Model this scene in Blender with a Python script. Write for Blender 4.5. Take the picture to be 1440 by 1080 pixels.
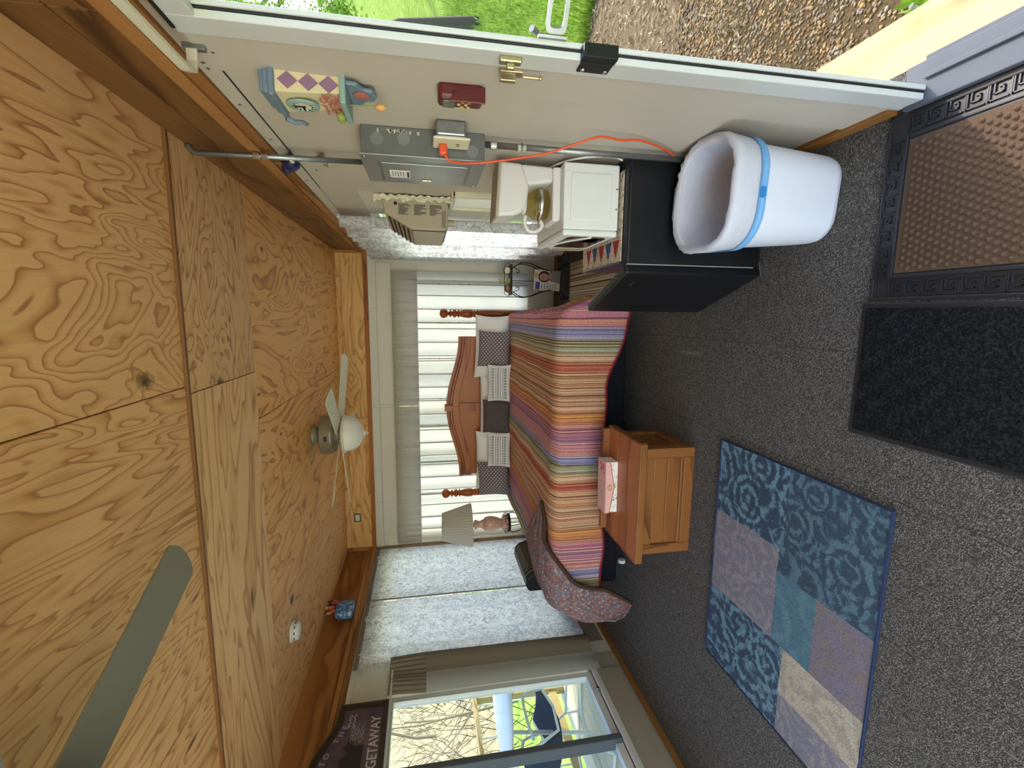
import bpy, math, random
from mathutils import Vector, Matrix
random.seed(7)
PI = math.pi
for o in list(bpy.data.objects): bpy.data.objects.remove(o)
S = bpy.context.scene
COL = S.collection

# ------------------------------------------------------------------ camera
# the photograph lies on its side: image-left is up in the room
AX_R = Vector((0.98919091, 0.14565257, -0.01693127))
AX_D = Vector((0.00992499, -0.18170822, -0.9833024))
AX_W = Vector((-0.14629707, 0.97250576, -0.18118972))
CAM = Vector((-0.64763, -5.14652, 1.45788))
cam_d = bpy.data.cameras.new('camera')
cam = bpy.data.objects.new('camera', cam_d); COL.objects.link(cam)
m = Matrix((AX_D, AX_R, -AX_W)).transposed().to_4x4()
m.translation = CAM
cam.matrix_world = m
cam_d.sensor_fit = 'HORIZONTAL'; cam_d.sensor_width = 36
cam_d.lens = 36 * 657.764 / 1440
cam_d.clip_start = 0.02; cam_d.clip_end = 300
S.camera = cam

# ------------------------------------------------------------------ light
W = bpy.data.worlds.new('sky'); S.world = W; W.use_nodes = True
wn = W.node_tree.nodes; wl = W.node_tree.links
bg = wn['Background']
sky = wn.new('ShaderNodeTexSky'); sky.sky_type = 'NISHITA'
sky.sun_disc = False; sky.sun_elevation = math.radians(42); sky.sun_rotation = math.radians(50)
sky.air_density = 1.0; sky.dust_density = 2.5; sky.ozone_density = 1.0
wl.new(sky.outputs[0], bg.inputs[0]); bg.inputs[1].default_value = 0.52

sd = bpy.data.lights.new('sun', 'SUN'); sd.energy = 2.8; sd.angle = math.radians(0.6); sd.color = (1, .94, .82)
so = bpy.data.objects.new('sun', sd); COL.objects.link(so)
el = math.radians(42)
sdir = Vector((-.77 * math.cos(el), -.63 * math.cos(el), -math.sin(el)))
so.rotation_euler = sdir.to_track_quat('-Z', 'Y').to_euler()

def area(name, loc, direction, sx, sy, power, color=(1, 1, 1)):
    d = bpy.data.lights.new(name, 'AREA'); d.shape = 'RECTANGLE'; d.size = sx; d.size_y = sy
    d.energy = power; d.color = color
    o = bpy.data.objects.new(name, d); COL.objects.link(o); o.location = loc
    o.rotation_euler = Vector(direction).to_track_quat('-Z', 'Z').to_euler()
    return o
XLW = -3.288
# fill lamps added outside the windows, seen and unseen, to brighten the room
area('fill_end_window', (-1.65, -6.75, 1.15), (0, 1, 0.0), 2.9, 1.7, 76, (1, .965, .91))
area('fill_left_window', (-3.5, -5.0, 1.05), (1, .1, 0.05), 2.4, 1.4, 42, (.97, .98, 1))
area('fill_curtain_window', (-1.65, .13, 1.1), (0, -1, 0), 2.9, 1.4, 4, (1, 1, .98))
area('fill_floral_window', (XLW - .13, -1.0, 1.15), (1, 0, 0), 1.7, 1.6, 7, (.95, .97, 1))
area('fill_cooler_window', (.13, -1.15, 1.2), (-1, 0, 0), 2.0, 1.15, 9, (1, .98, .9))
vs = S.view_settings
vs.view_transform = 'Standard'; vs.look = 'None'; vs.gamma = 1; vs.use_curve_mapping = False
vs.exposure = 0.55

# ------------------------------------------------------------------ helpers
def lin(c):
    if isinstance(c, str):
        c = c.lstrip('#'); c = [int(c[i:i + 2], 16) / 255 for i in (0, 2, 4)]
    return tuple((x / 12.92 if x <= .04045 else ((x + .055) / 1.055) ** 2.4) for x in c) + (1,)

class MB:
    def __init__(s): s.v = []; s.f = []; s.m = []; s.uv = {}
    def add(s, vs_, fs, mi=0):
        b = len(s.v); s.v += [tuple(p) for p in vs_]
        for f in fs: s.f.append(tuple(b + i for i in f)); s.m.append(mi)
        return s
    def box(s, x0, x1, y0, y1, z0, z1, mi=0, M=None):
        x0, x1 = sorted((x0, x1)); y0, y1 = sorted((y0, y1)); z0, z1 = sorted((z0, z1))
        v = [Vector(p) for p in ((x0,y0,z0),(x1,y0,z0),(x1,y1,z0),(x0,y1,z0),(x0,y0,z1),(x1,y0,z1),(x1,y1,z1),(x0,y1,z1))]
        if M is not None: v = [M @ p for p in v]
        return s.add(v, [(0,3,2,1),(4,5,6,7),(0,1,5,4),(1,2,6,5),(2,3,7,6),(3,0,4,7)], mi)
    def cyl(s, p0, p1, r0, r1=None, n=12, mi=0, caps=True):
        p0 = Vector(p0); p1 = Vector(p1); r1 = r0 if r1 is None else r1
        d = (p1 - p0).normalized(); a = d.orthogonal().normalized(); b = d.cross(a)
        v = []
        for p, r in ((p0, r0), (p1, r1)):
            for i in range(n):
                t = 2 * PI * i / n; v.append(p + a * (r * math.cos(t)) + b * (r * math.sin(t)))
        f = [(i, (i + 1) % n, n + (i + 1) % n, n + i) for i in range(n)]
        if caps: f += [tuple(range(n - 1, -1, -1)), tuple(range(n, 2 * n))]
        return s.add(v, f, mi)
    def tube(s, pts, r, n=8, mi=0, closed=False, caps=True):
        pts = [Vector(p) for p in pts]; N = len(pts); v = []; a = None
        rr = r if isinstance(r, (list, tuple)) else [r] * N
        for i, p in enumerate(pts):
            if closed: d = pts[(i + 1) % N] - pts[i - 1]
            else: d = pts[min(i + 1, N - 1)] - pts[max(i - 1, 0)]
            d = d.normalized() if d.length > 1e-9 else Vector((0, 0, 1))
            if a is None: a = d.orthogonal().normalized()
            a = (a - d * a.dot(d)); a = a.normalized() if a.length > 1e-6 else d.orthogonal().normalized()
            b = d.cross(a)
            for k in range(n):
                t = 2 * PI * k / n; v.append(p + a * (rr[i] * math.cos(t)) + b * (rr[i] * math.sin(t)))
        f = []
        for i in range(N if closed else N - 1):
            j = (i + 1) % N
            for k in range(n):
                l = (k + 1) % n; f.append((i*n+k, i*n+l, j*n+l, j*n+k))
        if not closed and caps: f += [tuple(range(n - 1, -1, -1)), tuple(range((N-1)*n, N*n))]
        return s.add(v, f, mi)
    def lathe(s, prof, n=24, c=(0, 0, 0), mi=0, sx=1, sy=1, M=None):
        v = []; c = Vector(c)
        for r, z in prof:
            for k in range(n):
                t = 2 * PI * k / n; p = Vector((r * sx * math.cos(t), r * sy * math.sin(t), z))
                if M is not None: p = M @ p
                v.append(c + p)
        f = []
        for i in range(len(prof) - 1):
            for k in range(n):
                l = (k + 1) % n; f.append((i*n+k, i*n+l, (i+1)*n+l, (i+1)*n+k))
        if prof[0][0] > 1e-6: f.append(tuple(range(n - 1, -1, -1)))
        if prof[-1][0] > 1e-6: f.append(tuple(range((len(prof)-1)*n, len(prof)*n)))
        return s.add(v, f, mi)
    def prism(s, poly, fn, a, b, mi=0):
        n = len(poly)
        v = [fn(p[0], p[1], a) for p in poly] + [fn(p[0], p[1], b) for p in poly]
        f = [tuple(range(n - 1, -1, -1)), tuple(range(n, 2 * n))] + [(i, (i+1) % n, n + (i+1) % n, n + i) for i in range(n)]
        return s.add(v, f, mi)
    def grid(s, fn, nu, nv, mi=0, uvs=None):
        v = [fn(i / nu, j / nv) for j in range(nv + 1) for i in range(nu + 1)]
        b = len(s.v)
        if uvs:
            for j in range(nv + 1):
                for i in range(nu + 1): s.uv[b + j * (nu + 1) + i] = uvs(i / nu, j / nv)
        f = [(j*(nu+1)+i, j*(nu+1)+i+1, (j+1)*(nu+1)+i+1, (j+1)*(nu+1)+i) for j in range(nv) for i in range(nu)]
        return s.add(v, f, mi)
    def sphere(s, c, r, nu=14, nv=9, sc=(1, 1, 1), mi=0):
        prof = [(max(1e-7, r * math.sin(PI * i / nv)), -r * math.cos(PI * i / nv)) for i in range(nv + 1)]
        M = Matrix.Diagonal((*sc, 1))
        return s.lathe(prof, nu, c, mi, M=M)
    def build(s, name, mat, parent=None, smooth=False, bevel=0, solid=0, seg=2, weld=False):
        me = bpy.data.meshes.new(name); me.from_pydata(s.v, [], s.f)
        mats = mat if isinstance(mat, (list, tuple)) else [mat]
        for q in mats: me.materials.append(q)
        if len(mats) > 1: me.polygons.foreach_set('material_index', s.m)
        if s.uv:
            ul = me.uv_layers.new(name='UVMap')
            for lp in me.loops: ul.data[lp.index].uv = s.uv.get(lp.vertex_index, (0, 0))
        if smooth: me.polygons.foreach_set('use_smooth', [True] * len(me.polygons))
        me.update()
        o = bpy.data.objects.new(name, me); COL.objects.link(o)
        if parent is not None: o.parent = parent
        if solid:
            md = o.modifiers.new('solid', 'SOLIDIFY'); md.thickness = solid; md.offset = 0
        if bevel:
            md = o.modifiers.new('bevel', 'BEVEL'); md.width = bevel; md.segments = seg; md.limit_method = 'ANGLE'; md.angle_limit = math.radians(40)
        return o

def tag(o, label, cat, group=None):
    o['label'] = label; o['category'] = cat
    if group: o['group'] = group
    return o
def thing(name, label, cat, loc=(0, 0, 0), rz=0, group=None):
    o = bpy.data.objects.new(name, None); COL.objects.link(o); o.empty_display_size = .05
    o.location = loc; o.rotation_euler = (0, 0, rz)
    return tag(o, label, cat, group)
def struct(o): o['kind'] = 'structure'; return o
def stuff(o): o['kind'] = 'stuff'; return o
def sempty(name, loc=(0, 0, 0)):
    o = bpy.data.objects.new(name, None); COL.objects.link(o); o.location = loc; o.empty_display_size = .05
    return struct(o)
def arc(c, r, a0, a1, n, fn):
    return [fn(c[0] + r * math.cos(a0 + (a1 - a0) * i / n), c[1] + r * math.sin(a0 + (a1 - a0) * i / n)) for i in range(n + 1)]
def rrect(w, h, r, n=5):
    p = []
    for cx, cy, a in ((w - r, h - r, 0), (-w + r, h - r, PI/2), (-w + r, -h + r, PI), (w - r, -h + r, 1.5*PI)):
        for i in range(n + 1): t = a + PI / 2 * i / n; p.append((cx + r * math.cos(t), cy + r * math.sin(t)))
    return p
def txt(body, size, mat, parent, M, name='lettering', extrude=.0006, align='CENTER', bold=0):
    cu = bpy.data.curves.new('tmp', 'FONT'); cu.body = body; cu.size = size; cu.extrude = extrude; cu.align_x = align; cu.offset = bold
    cu.resolution_u = 3
    ob = bpy.data.objects.new('tmp', cu); COL.objects.link(ob)
    dg = bpy.context.evaluated_depsgraph_get(); me = bpy.data.meshes.new_from_object(ob.evaluated_get(dg))
    bpy.data.objects.remove(ob); bpy.data.curves.remove(cu)
    me.transform(M); me.name = name; me.materials.clear(); me.materials.append(mat)
    o = bpy.data.objects.new(name, me); COL.objects.link(o); o.parent = parent
    return o

# ------------------------------------------------------------------ materials
class NT:
    def __init__(s, name):
        s.mat = bpy.data.materials.new(name); s.mat.use_nodes = True
        s.t = s.mat.node_tree; s.n = s.t.nodes; s.l = s.t.links
        s.b = s.n['Principled BSDF']; s.out = s.n['Material Output']
    def new(s, t, **kw):
        q = s.n.new(t)
        for k, v in kw.items(): setattr(q, k, v)
        return q
    def link(s, a, b): s.l.new(a, b); return s
    def coord(s, kind='Object', scale=(1, 1, 1), rot=(0, 0, 0), rnd=0):
        tc = s.new('ShaderNodeTexCoord'); mp = s.new('ShaderNodeMapping')
        src = tc.outputs[kind]
        if rnd:
            oi = s.new('ShaderNodeObjectInfo'); ml = s.new('ShaderNodeMath', operation='MULTIPLY'); ml.inputs[1].default_value = rnd
            s.link(oi.outputs['Random'], ml.inputs[0])
            ad = s.new('ShaderNodeVectorMath', operation='ADD'); s.link(src, ad.inputs[0]); s.link(ml.outputs[0], ad.inputs[1]); src = ad.outputs[0]
        s.link(src, mp.inputs[0]); mp.inputs['Scale'].default_value = scale; mp.inputs['Rotation'].default_value = rot
        return mp.outputs[0]
    def noise(s, co, scale, detail=3, rough=.5, dist=0):
        q = s.new('ShaderNodeTexNoise'); s.link(co, q.inputs['Vector']); q.inputs['Scale'].default_value = scale
        q.inputs['Detail'].default_value = detail; q.inputs['Roughness'].default_value = rough; q.inputs['Distortion'].default_value = dist
        return q.outputs['Fac']
    def vor(s, co, scale, out='Distance', rnd=1):
        q = s.new('ShaderNodeTexVoronoi'); s.link(co, q.inputs['Vector']); q.inputs['Scale'].default_value = scale
        q.inputs['Randomness'].default_value = rnd
        return q.outputs[out]
    def math(s, op, a, b=None, c=None):
        q = s.new('ShaderNodeMath', operation=op)
        for i, x in enumerate((a, b, c)):
            if x is None: continue
            if isinstance(x, (int, float)): q.inputs[i].default_value = x
            else: s.link(x, q.inputs[i])
        return q.outputs[0]
    def ramp(s, fac, stops, interp='LINEAR'):
        q = s.new('ShaderNodeValToRGB'); s.link(fac, q.inputs[0]); r = q.color_ramp; r.interpolation = interp
        while len(r.elements) < len(stops): r.elements.new(.5)
        for e, (p, c) in zip(r.elements, stops): e.position = p; e.color = lin(c) if not isinstance(c, (int, float)) else (c, c, c, 1)
        return q.outputs[0]
    def mix(s, fac, a, b, mode='MIX'):
        q = s.new('ShaderNodeMix', data_type='RGBA', blend_type=mode)
        for i, x in ((0, fac), (6, a), (7, b)):
            if isinstance(x, (int, float)): q.inputs[i].default_value = x
            elif isinstance(x, (str, tuple)): q.inputs[i].default_value = lin(x)
            else: s.link(x, q.inputs[i])
        return q.outputs[2]
    def sep(s, co):
        q = s.new('ShaderNodeSeparateXYZ'); s.link(co, q.inputs[0]); return q.outputs
    def color(s, c):
        if isinstance(c, (str, tuple)): s.b.inputs['Base Color'].default_value = lin(c)
        else: s.link(c, s.b.inputs['Base Color'])
    def set(s, rough=.5, metal=0, spec=.5):
        s.b.inputs['Roughness'].default_value = rough; s.b.inputs['Metallic'].default_value = metal
        s.b.inputs['Specular IOR Level'].default_value = spec; return s
    def bump(s, h, strength=.3, dist=.01):
        q = s.new('ShaderNodeBump'); q.inputs['Strength'].default_value = strength; q.inputs['Distance'].default_value = dist
        s.link(h, q.inputs['Height']); s.link(q.outputs[0], s.b.inputs['Normal'])
    def translucent(s, fac, color_socket=None, col=None):
        tr = s.new('ShaderNodeBsdfTranslucent'); mx = s.new('ShaderNodeMixShader'); mx.inputs[0].default_value = fac
        if color_socket is not None: s.link(color_socket, tr.inputs[0])
        else: tr.inputs[0].default_value = lin(col)
        s.link(s.b.outputs[0], mx.inputs[1]); s.link(tr.outputs[0], mx.inputs[2]); s.link(mx.outputs[0], s.out.inputs[0])
        return mx

def plain(name, c, rough=.5, metal=0, spec=.5, vary=.12, vs_=8, bump=0, bs=60):
    t = NT(name); co = t.coord(rnd=9)
    n = t.noise(co, vs_, 4, .6)
    c0 = lin(c); 
    q = t.new('ShaderNodeMix', data_type='RGBA', blend_type='MIX'); t.link(n, q.inputs[0])
    q.inputs[6].default_value = tuple(min(1, x * (1 - vary)) for x in c0[:3]) + (1,)
    q.inputs[7].default_value = tuple(min(1, x * (1 + vary)) for x in c0[:3]) + (1,)
    t.color(q.outputs[2]); t.set(rough, metal, spec)
    if bump: t.bump(t.noise(co, bs, 3, .6), bump, .004)
    return t.mat

def wood(name, light, mid, dark, axis='Y', scale=1.0, rings=9, stretch=5, rough=.55, knots=1.5, knot_r=.035, fiber=.25, distort=.6, kc='#3f2716', specks=0):
    """rotary-cut / sawn timber: contour grain of stretched noise bent round sparse knots"""
    t = NT(name)
    sc = {'X': (1/stretch, 1, 1), 'Y': (1, 1/stretch, 1), 'Z': (1, 1, 1/stretch)}[axis]
    co = t.coord('Object', (1, 1, 1), rnd=13.7)
    st = t.new('ShaderNodeMapping'); t.link(co, st.inputs[0]); st.inputs['Scale'].default_value = sc
    g = t.noise(st.outputs[0], 1.6 * scale, 3.4, .5, distort)
    # knots
    ks = t.new('ShaderNodeMapping'); t.link(co, ks.inputs[0])
    ks.inputs['Scale'].default_value = {'X': (.6, 1, 1), 'Y': (1, .6, 1), 'Z': (1, 1, .6)}[axis]
    v = t.new('ShaderNodeTexVoronoi'); t.link(ks.outputs[0], v.inputs['Vector']); v.inputs['Scale'].default_value = knots
    d = t.math('DIVIDE', v.outputs['Distance'], knots)
    r0 = t.math('MULTIPLY', t.math('MAXIMUM', t.math('SUBTRACT', t.math('MULTIPLY', t.sep(v.outputs['Color'])[0], 1.6), .4), 0), knot_r)
    q = t.math('DIVIDE', d, knot_r * 2.6)
    bell = t.math('POWER', 2.718, t.math('MULTIPLY', t.math('MULTIPLY', q, q), -1))
    g2 = t.math('ADD', t.math('MULTIPLY', g, rings), t.math('MULTIPLY', bell, 1.6))
    rg = t.math('FRACT', g2)
    band = t.ramp(rg, [(0, light), (.45, light), (.78, mid), (.93, dark), (1, light)])
    fib_m = t.new('ShaderNodeMapping'); t.link(co, fib_m.inputs[0])
    fs = {'X': (3, 60, 60), 'Y': (60, 3, 60), 'Z': (60, 60, 3)}[axis]
    fib_m.inputs['Scale'].default_value = fs
    fib = t.noise(fib_m.outputs[0], 1.5 * scale, 3, .6)
    c1 = t.mix(fiber, band, t.ramp(fib, [(.3, dark), (.6, light)]), 'MULTIPLY')
    big = t.noise(co, .9, 2, .5)
    c2 = t.mix(t.math('MULTIPLY', big, .35), c1, mid)
    kd = t.math('DIVIDE', d, t.math('MAXIMUM', r0, .004))
    km = t.ramp(t.math('ADD', kd, t.math('MULTIPLY', t.noise(co, 30, 2), .5)), [(0, 1.0), (.75, .95), (1, 0.0)])
    c3 = t.mix(km, c2, kc)
    if specks:
        v2 = t.new('ShaderNodeTexVoronoi'); t.link(st.outputs[0], v2.inputs['Vector']); v2.inputs['Scale'].default_value = specks
        on = t.math('GREATER_THAN', t.sep(v2.outputs['Color'])[1], .55)
        c3 = t.mix(t.math('MULTIPLY', on, t.ramp(v2.outputs['Distance'], [(.045, .85), (.09, 0.0)])), c3, kc)
    t.color(c3); t.set(rough, 0, .35)
    t.bump(t.math('ADD', fib, t.math('MULTIPLY', rg, .3)), .12, .003)
    return t.mat

def fabric(name, c1, c2, scale=300, trans=0, bump=.25, rough=.9, blot=None):
    t = NT(name); co = t.coord()
    a = t.noise(co, scale, 2, .7)
    col = t.mix(a, c1, c2)
    if blot:
        col = t.mix(t.math('MULTIPLY', t.noise(co, blot[0], 4, .7), blot[2]), col, blot[1])
    t.color(col); t.set(rough, 0, .15); t.bump(a, bump, .002)
    if trans: t.translucent(trans, col)
    return t.mat

M = {}
M['ply'] = wood('plywood_ceiling', '#e2b47c', '#d09c62', '#a06c3c', 'Y', 1.3, 26, 4.5, knots=1.9, knot_r=.06, fiber=.25, distort=1.3, specks=7)
M['ply_y'] = wood('plywood_ceiling_lengthwise', '#e8c08a', '#d6a86e', '#a87745', 'X', 1.5, 10, 6, knots=1.6, knot_r=.04, fiber=.25, distort=1.0, specks=6)
M['ply_knot'] = wood('plywood_many_knots', '#eab876', '#d9a05d', '#a06a33', 'Y', 1.5, 10, 4, knots=4.2, knot_r=.02, fiber=.25, distort=1.2, specks=9)
M['rustic'] = wood('cracked_rustic_board', '#e2b984', '#d0a068', '#8a5f34', 'X', 1.5, 15, 2.2, knots=2.4, knot_r=.085, fiber=.3, distort=1.6, specks=9)
M['stain'] = wood('dark_stained_board', '#9c7244', '#7a5028', '#3f2712', 'Y', 1.3, 7, 5, knots=1.6, knot_r=.05, fiber=.6, distort=1.2)
M['pine_band'] = wood('orange_pine_board', '#b47c44', '#a06834', '#7c4a20', 'Y', 1.0, 4, 8, knots=1.6, knot_r=.02, fiber=.35)
M['band_back'] = wood('golden_plywood_band', '#e6bd7c', '#d4a463', '#a5763e', 'X', 2.2, 12, 5, knots=1.3, knot_r=.02, fiber=.3)
M['trim'] = wood('honey_trim', '#bd8a54', '#a5713c', '#7d4f24', 'Y', 1.5, 4, 10, knots=2, knot_r=.01, fiber=.4)
M['trim_x'] = wood('honey_trim_back', '#c07c3a', '#a9692c', '#7c471a', 'X', 1.5, 4, 10, knots=2, knot_r=.01, fiber=.4)
M['base'] = wood('baseboard_wood', '#a87a40', '#8c602c', '#5a3a17', 'Y', 1.5, 5, 10, knots=2, knot_r=.01, fiber=.5)
M['batten'] = plain('batten_wood', '#7a4e22', .6)
M['bedwood'] = wood('headboard_wood', '#ba6f2c', '#a2591e', '#733a11', 'X', 1.6, 4, 6, rough=.35, knots=2.5, knot_r=.012, fiber=.35)
M['postwood'] = wood('bedpost_wood', '#b5622a', '#9c4d1c', '#6d3110', 'Z', 2, 4, 6, rough=.3, knots=2, knot_r=.005, fiber=.3)
M['chest'] = wood('chest_pine', '#9b6634', '#835024', '#5c3414', 'X', 2.0, 5, 6, rough=.45, knots=3.2, knot_r=.018, fiber=.35)
M['chest_v'] = wood('chest_pine_upright', '#9b6634', '#835024', '#5c3414', 'Z', 2.0, 5, 6, rough=.45, knots=3.2, knot_r=.018, fiber=.35)
M['chest_top'] = wood('chest_pine_lid', '#b97245', '#a35f35', '#824423', 'X', 2.0, 4, 6, rough=.4, knots=2.5, knot_r=.012, fiber=.3)
M['lumber'] = wood('pale_lumber', '#bdab7c', '#ad9662', '#84693c', 'Y', 2, 4, 8, knots=2, knot_r=.012, fiber=.3)
M['deckwood'] = wood('pale_deck_plank', '#d9d6bd', '#cac7aa', '#a8a488', 'Y', 2, 3, 12, knots=2, knot_r=.01, fiber=.35)
M['white_wall'] = plain('white_wall_panel', '#bfb6a9', .55, vary=.05, vs_=3, bump=.05, bs=90)
M['cream'] = plain('cream_panel', '#d2cdbd', .55, vary=.05, vs_=3)
M['taupe'] = plain('taupe_panel', '#9a9082', .6, vary=.06, vs_=5)
M['alum'] = plain('white_aluminium', '#c9cac8', .35, vary=.04)
M['alum_dark'] = plain('grey_aluminium', '#565b63', .65, 0, .15, vary=.06)
M['black_rubber'] = plain('black_rubber', '#141516', .6, vary=.2)
M['steel'] = plain('galvanised_steel', '#8d9090', .35, .85, vary=.2, vs_=25)
M['grey_metal'] = plain('grey_painted_steel', '#6b6e6d', .4, .35, vary=.1, vs_=20)
M['grey_metal2'] = plain('grey_cover_steel', '#85898a', .3, .45, vary=.06, vs_=20)
M['brass'] = plain('brass', '#b3a585', .3, .85)
M['chrome'] = plain('chrome', '#c9c9cc', .2, .95)
M['black_iron'] = plain('black_wrought_iron', '#1e1a17', .5, .4)
M['black_plastic'] = plain('black_plastic', '#16171b', .42, spec=.3)
M['fridge'] = plain('black_textured_enamel', '#131418', .38, spec=.4, bump=.08, bs=300)
M['white_plastic'] = plain('white_plastic', '#dfe2e4', .35, vary=.03)
M['bin'] = plain('blue_white_plastic', '#dfe4f2', .4, vary=.02)
M['appl'] = plain('white_enamel', '#dcdfdb', .35, vary=.02)
M['coffee_w'] = plain('white_appliance_plastic', '#d6d3cf', .35, vary=.02)
M['beige_pl'] = plain('beige_plastic', '#a99d86', .45, vary=.05)
M['beige_dk'] = plain('beige_plastic_dark', '#857a66', .5, vary=.08)  # darker beige for the cooler's side trim
M['ivory'] = plain('ivory_plate', '#d9d2b5', .4, vary=.03)
M['orange'] = plain('orange_cord', '#e0552a', .45)
M['maroon'] = plain('maroon_leather', '#5a1c1c', .35, vary=.2, vs_=30)
M['lcd'] = plain('grey_lcd', '#5d6259', .2)
M['yellow_key'] = plain('yellow_keys', '#c9b060', .4)
M['blk'] = plain('black_ink', '#141414', .6)
M['wht'] = plain('white_paper', '#e9e7e1', .7, vary=.03)
M['fanblade'] = plain('grey_green_fan_blade', '#716c5d', .5, vary=.08, vs_=40)
M['fanwhite'] = plain('antique_white_fan', '#cfcab4', .45, vary=.05)
M['fanbrass'] = plain('weathered_pewter', '#8f8873', .4, .4, vary=.15)
M['bowl'] = plain('frosted_glass_bowl', '#dcd8cb', .3, vary=.06, vs_=20)
M['det'] = plain('white_detector', '#d8d5cc', .45, vary=.02)
def glass_mat(name, tint='#f4f8f8', gl=.06):
    t = NT(name); tr = t.new('ShaderNodeBsdfTransparent'); tr.inputs[0].default_value = lin(tint)
    g = t.new('ShaderNodeBsdfGlossy'); g.inputs['Roughness'].default_value = .03
    lw = t.new('ShaderNodeLayerWeight'); fac = t.math('ADD', t.math('MULTIPLY', t.math('POWER', lw.outputs['Facing'], 4), .45), .035)
    mx = t.new('ShaderNodeMixShader'); t.link(fac, mx.inputs[0]); t.link(tr.outputs[0], mx.inputs[1]); t.link(g.outputs[0], mx.inputs[2])
    t.link(mx.outputs[0], t.out.inputs[0]); return t.mat
M['pane'] = glass_mat('window_glass')
M['carafe'] = glass_mat('carafe_glass', '#efe4ba')
M['lampglass'] = glass_mat('pink_glass_tint', '#f2dcd0')

# tweed carpet
def carpet():
    t = NT('charcoal_tweed_carpet'); co = t.coord('Object', (1, 1, 1), (0, 0, .6))
    ms = t.new('ShaderNodeMapping'); t.link(co, ms.inputs[0]); ms.inputs['Scale'].default_value = (1, 2.2, 1)
    v = t.vor(ms.outputs[0], 250, 'Distance', .8)
    vc = t.sep(t.vor(ms.outputs[0], 250, 'Color', .8))[0]
    a = t.ramp(vc, [(0, '#363535'), (.45, '#585654'), (.8, '#8c8782'), (1, '#b9b2a6')])
    b = t.mix(t.ramp(v, [(.2, 0.0), (.8, .6)]), a, '#242426')
    big = t.noise(co, 2.2, 3, .6)
    c = t.mix(t.math('MULTIPLY', big, .25), b, '#5a544c')
    # seams between the laid strips
    co2 = t.coord('Object'); xs = t.sep(co2)[0]
    fr = t.math('ABSOLUTE', t.math('SUBTRACT', t.math('FRACT', t.math('ADD', t.math('DIVIDE', xs, .457), .17)), .5))
    sm = t.ramp(fr, [(.0, .6), (.006, 0.0)])
    c = t.mix(sm, c, '#1c1b1b')
    t.color(c); t.set(.95, 0, .1); t.bump(t.math('SUBTRACT', 1, v), .7, .006); return t.mat
M['carpet'] = carpet()

def floral(name='floral_curtain_cloth', trans=.45):
    t = NT(name); co = t.coord()
    a = t.noise(co, 17, 6, .78, 1.5); b = t.noise(co, 75, 4, .8, .6); c = t.noise(co, 5, 2, .5)
    f = t.math('ADD', t.math('MULTIPLY', a, .6), t.math('MULTIPLY', b, .4))
    col = t.ramp(f, [(.34, '#6a6d78'), (.45, '#a2a4ab'), (.53, '#e0e0e2'), (.7, '#f0eeec')])
    col = t.mix(t.math('MULTIPLY', c, .4), col, '#e0ddd2')
    t.color(col); t.set(.9, 0, .1); t.translucent(trans, col); return t.mat
M['floral'] = floral()
M['hem'] = fabric('floral_curtain_hem', '#7d756b', '#a39a8d', 120, 0, .2, .9, (40, '#4e4640', .8))
M['sheer'] = fabric('white_sheer_curtain', '#dfddd5', '#d4d2ca', 200, .5, .1)
M['sheer_hem'] = fabric('white_sheer_seam', '#8d8f8a', '#a9aba5', 200, .25, .1)
M['valance'] = fabric('grey_valance_cloth', '#b0aa9e', '#9c968b', 150, .35, .3)
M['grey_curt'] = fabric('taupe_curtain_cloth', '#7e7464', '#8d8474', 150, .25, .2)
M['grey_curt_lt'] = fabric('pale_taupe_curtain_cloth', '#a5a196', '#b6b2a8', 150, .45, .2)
M['pillow_w'] = fabric('white_pillow_cotton', '#efebe5', '#e4e0da', 250, 0, .15)
M['brown_knit'] = fabric('brown_boucle', '#3b3230', '#6a5f5c', 260, 0, .8)
M['box_black'] = fabric('black_boxspring_cloth', '#14141a', '#1e1e26', 300, 0, .2)
M['mat_black'] = None
def dotted():
    t = NT('grey_dotted_cushion'); co = t.coord('UV', (13, 13, 13), (0, 0, PI / 4))
    sp = t.sep(co)
    fx = t.math('ABSOLUTE', t.math('SUBTRACT', t.math('FRACT', sp[0]), .5)); fy = t.math('ABSOLUTE', t.math('SUBTRACT', t.math('FRACT', sp[1]), .5))
    d = t.math('SQRT', t.math('ADD', t.math('MULTIPLY', fx, fx), t.math('MULTIPLY', fy, fy)))
    dot = t.ramp(d, [(.14, 1.0), (.22, 0.0)])
    ln = t.ramp(t.math('MINIMUM', fx, fy), [(.0, .25), (.08, 0.0)])
    c = t.mix(ln, '#6e6265', '#a79da0'); c = t.mix(dot, c, '#d8d2cf')
    t.color(c); t.set(.85, 0, .15); return t.mat
M['dotted'] = dotted()
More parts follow.
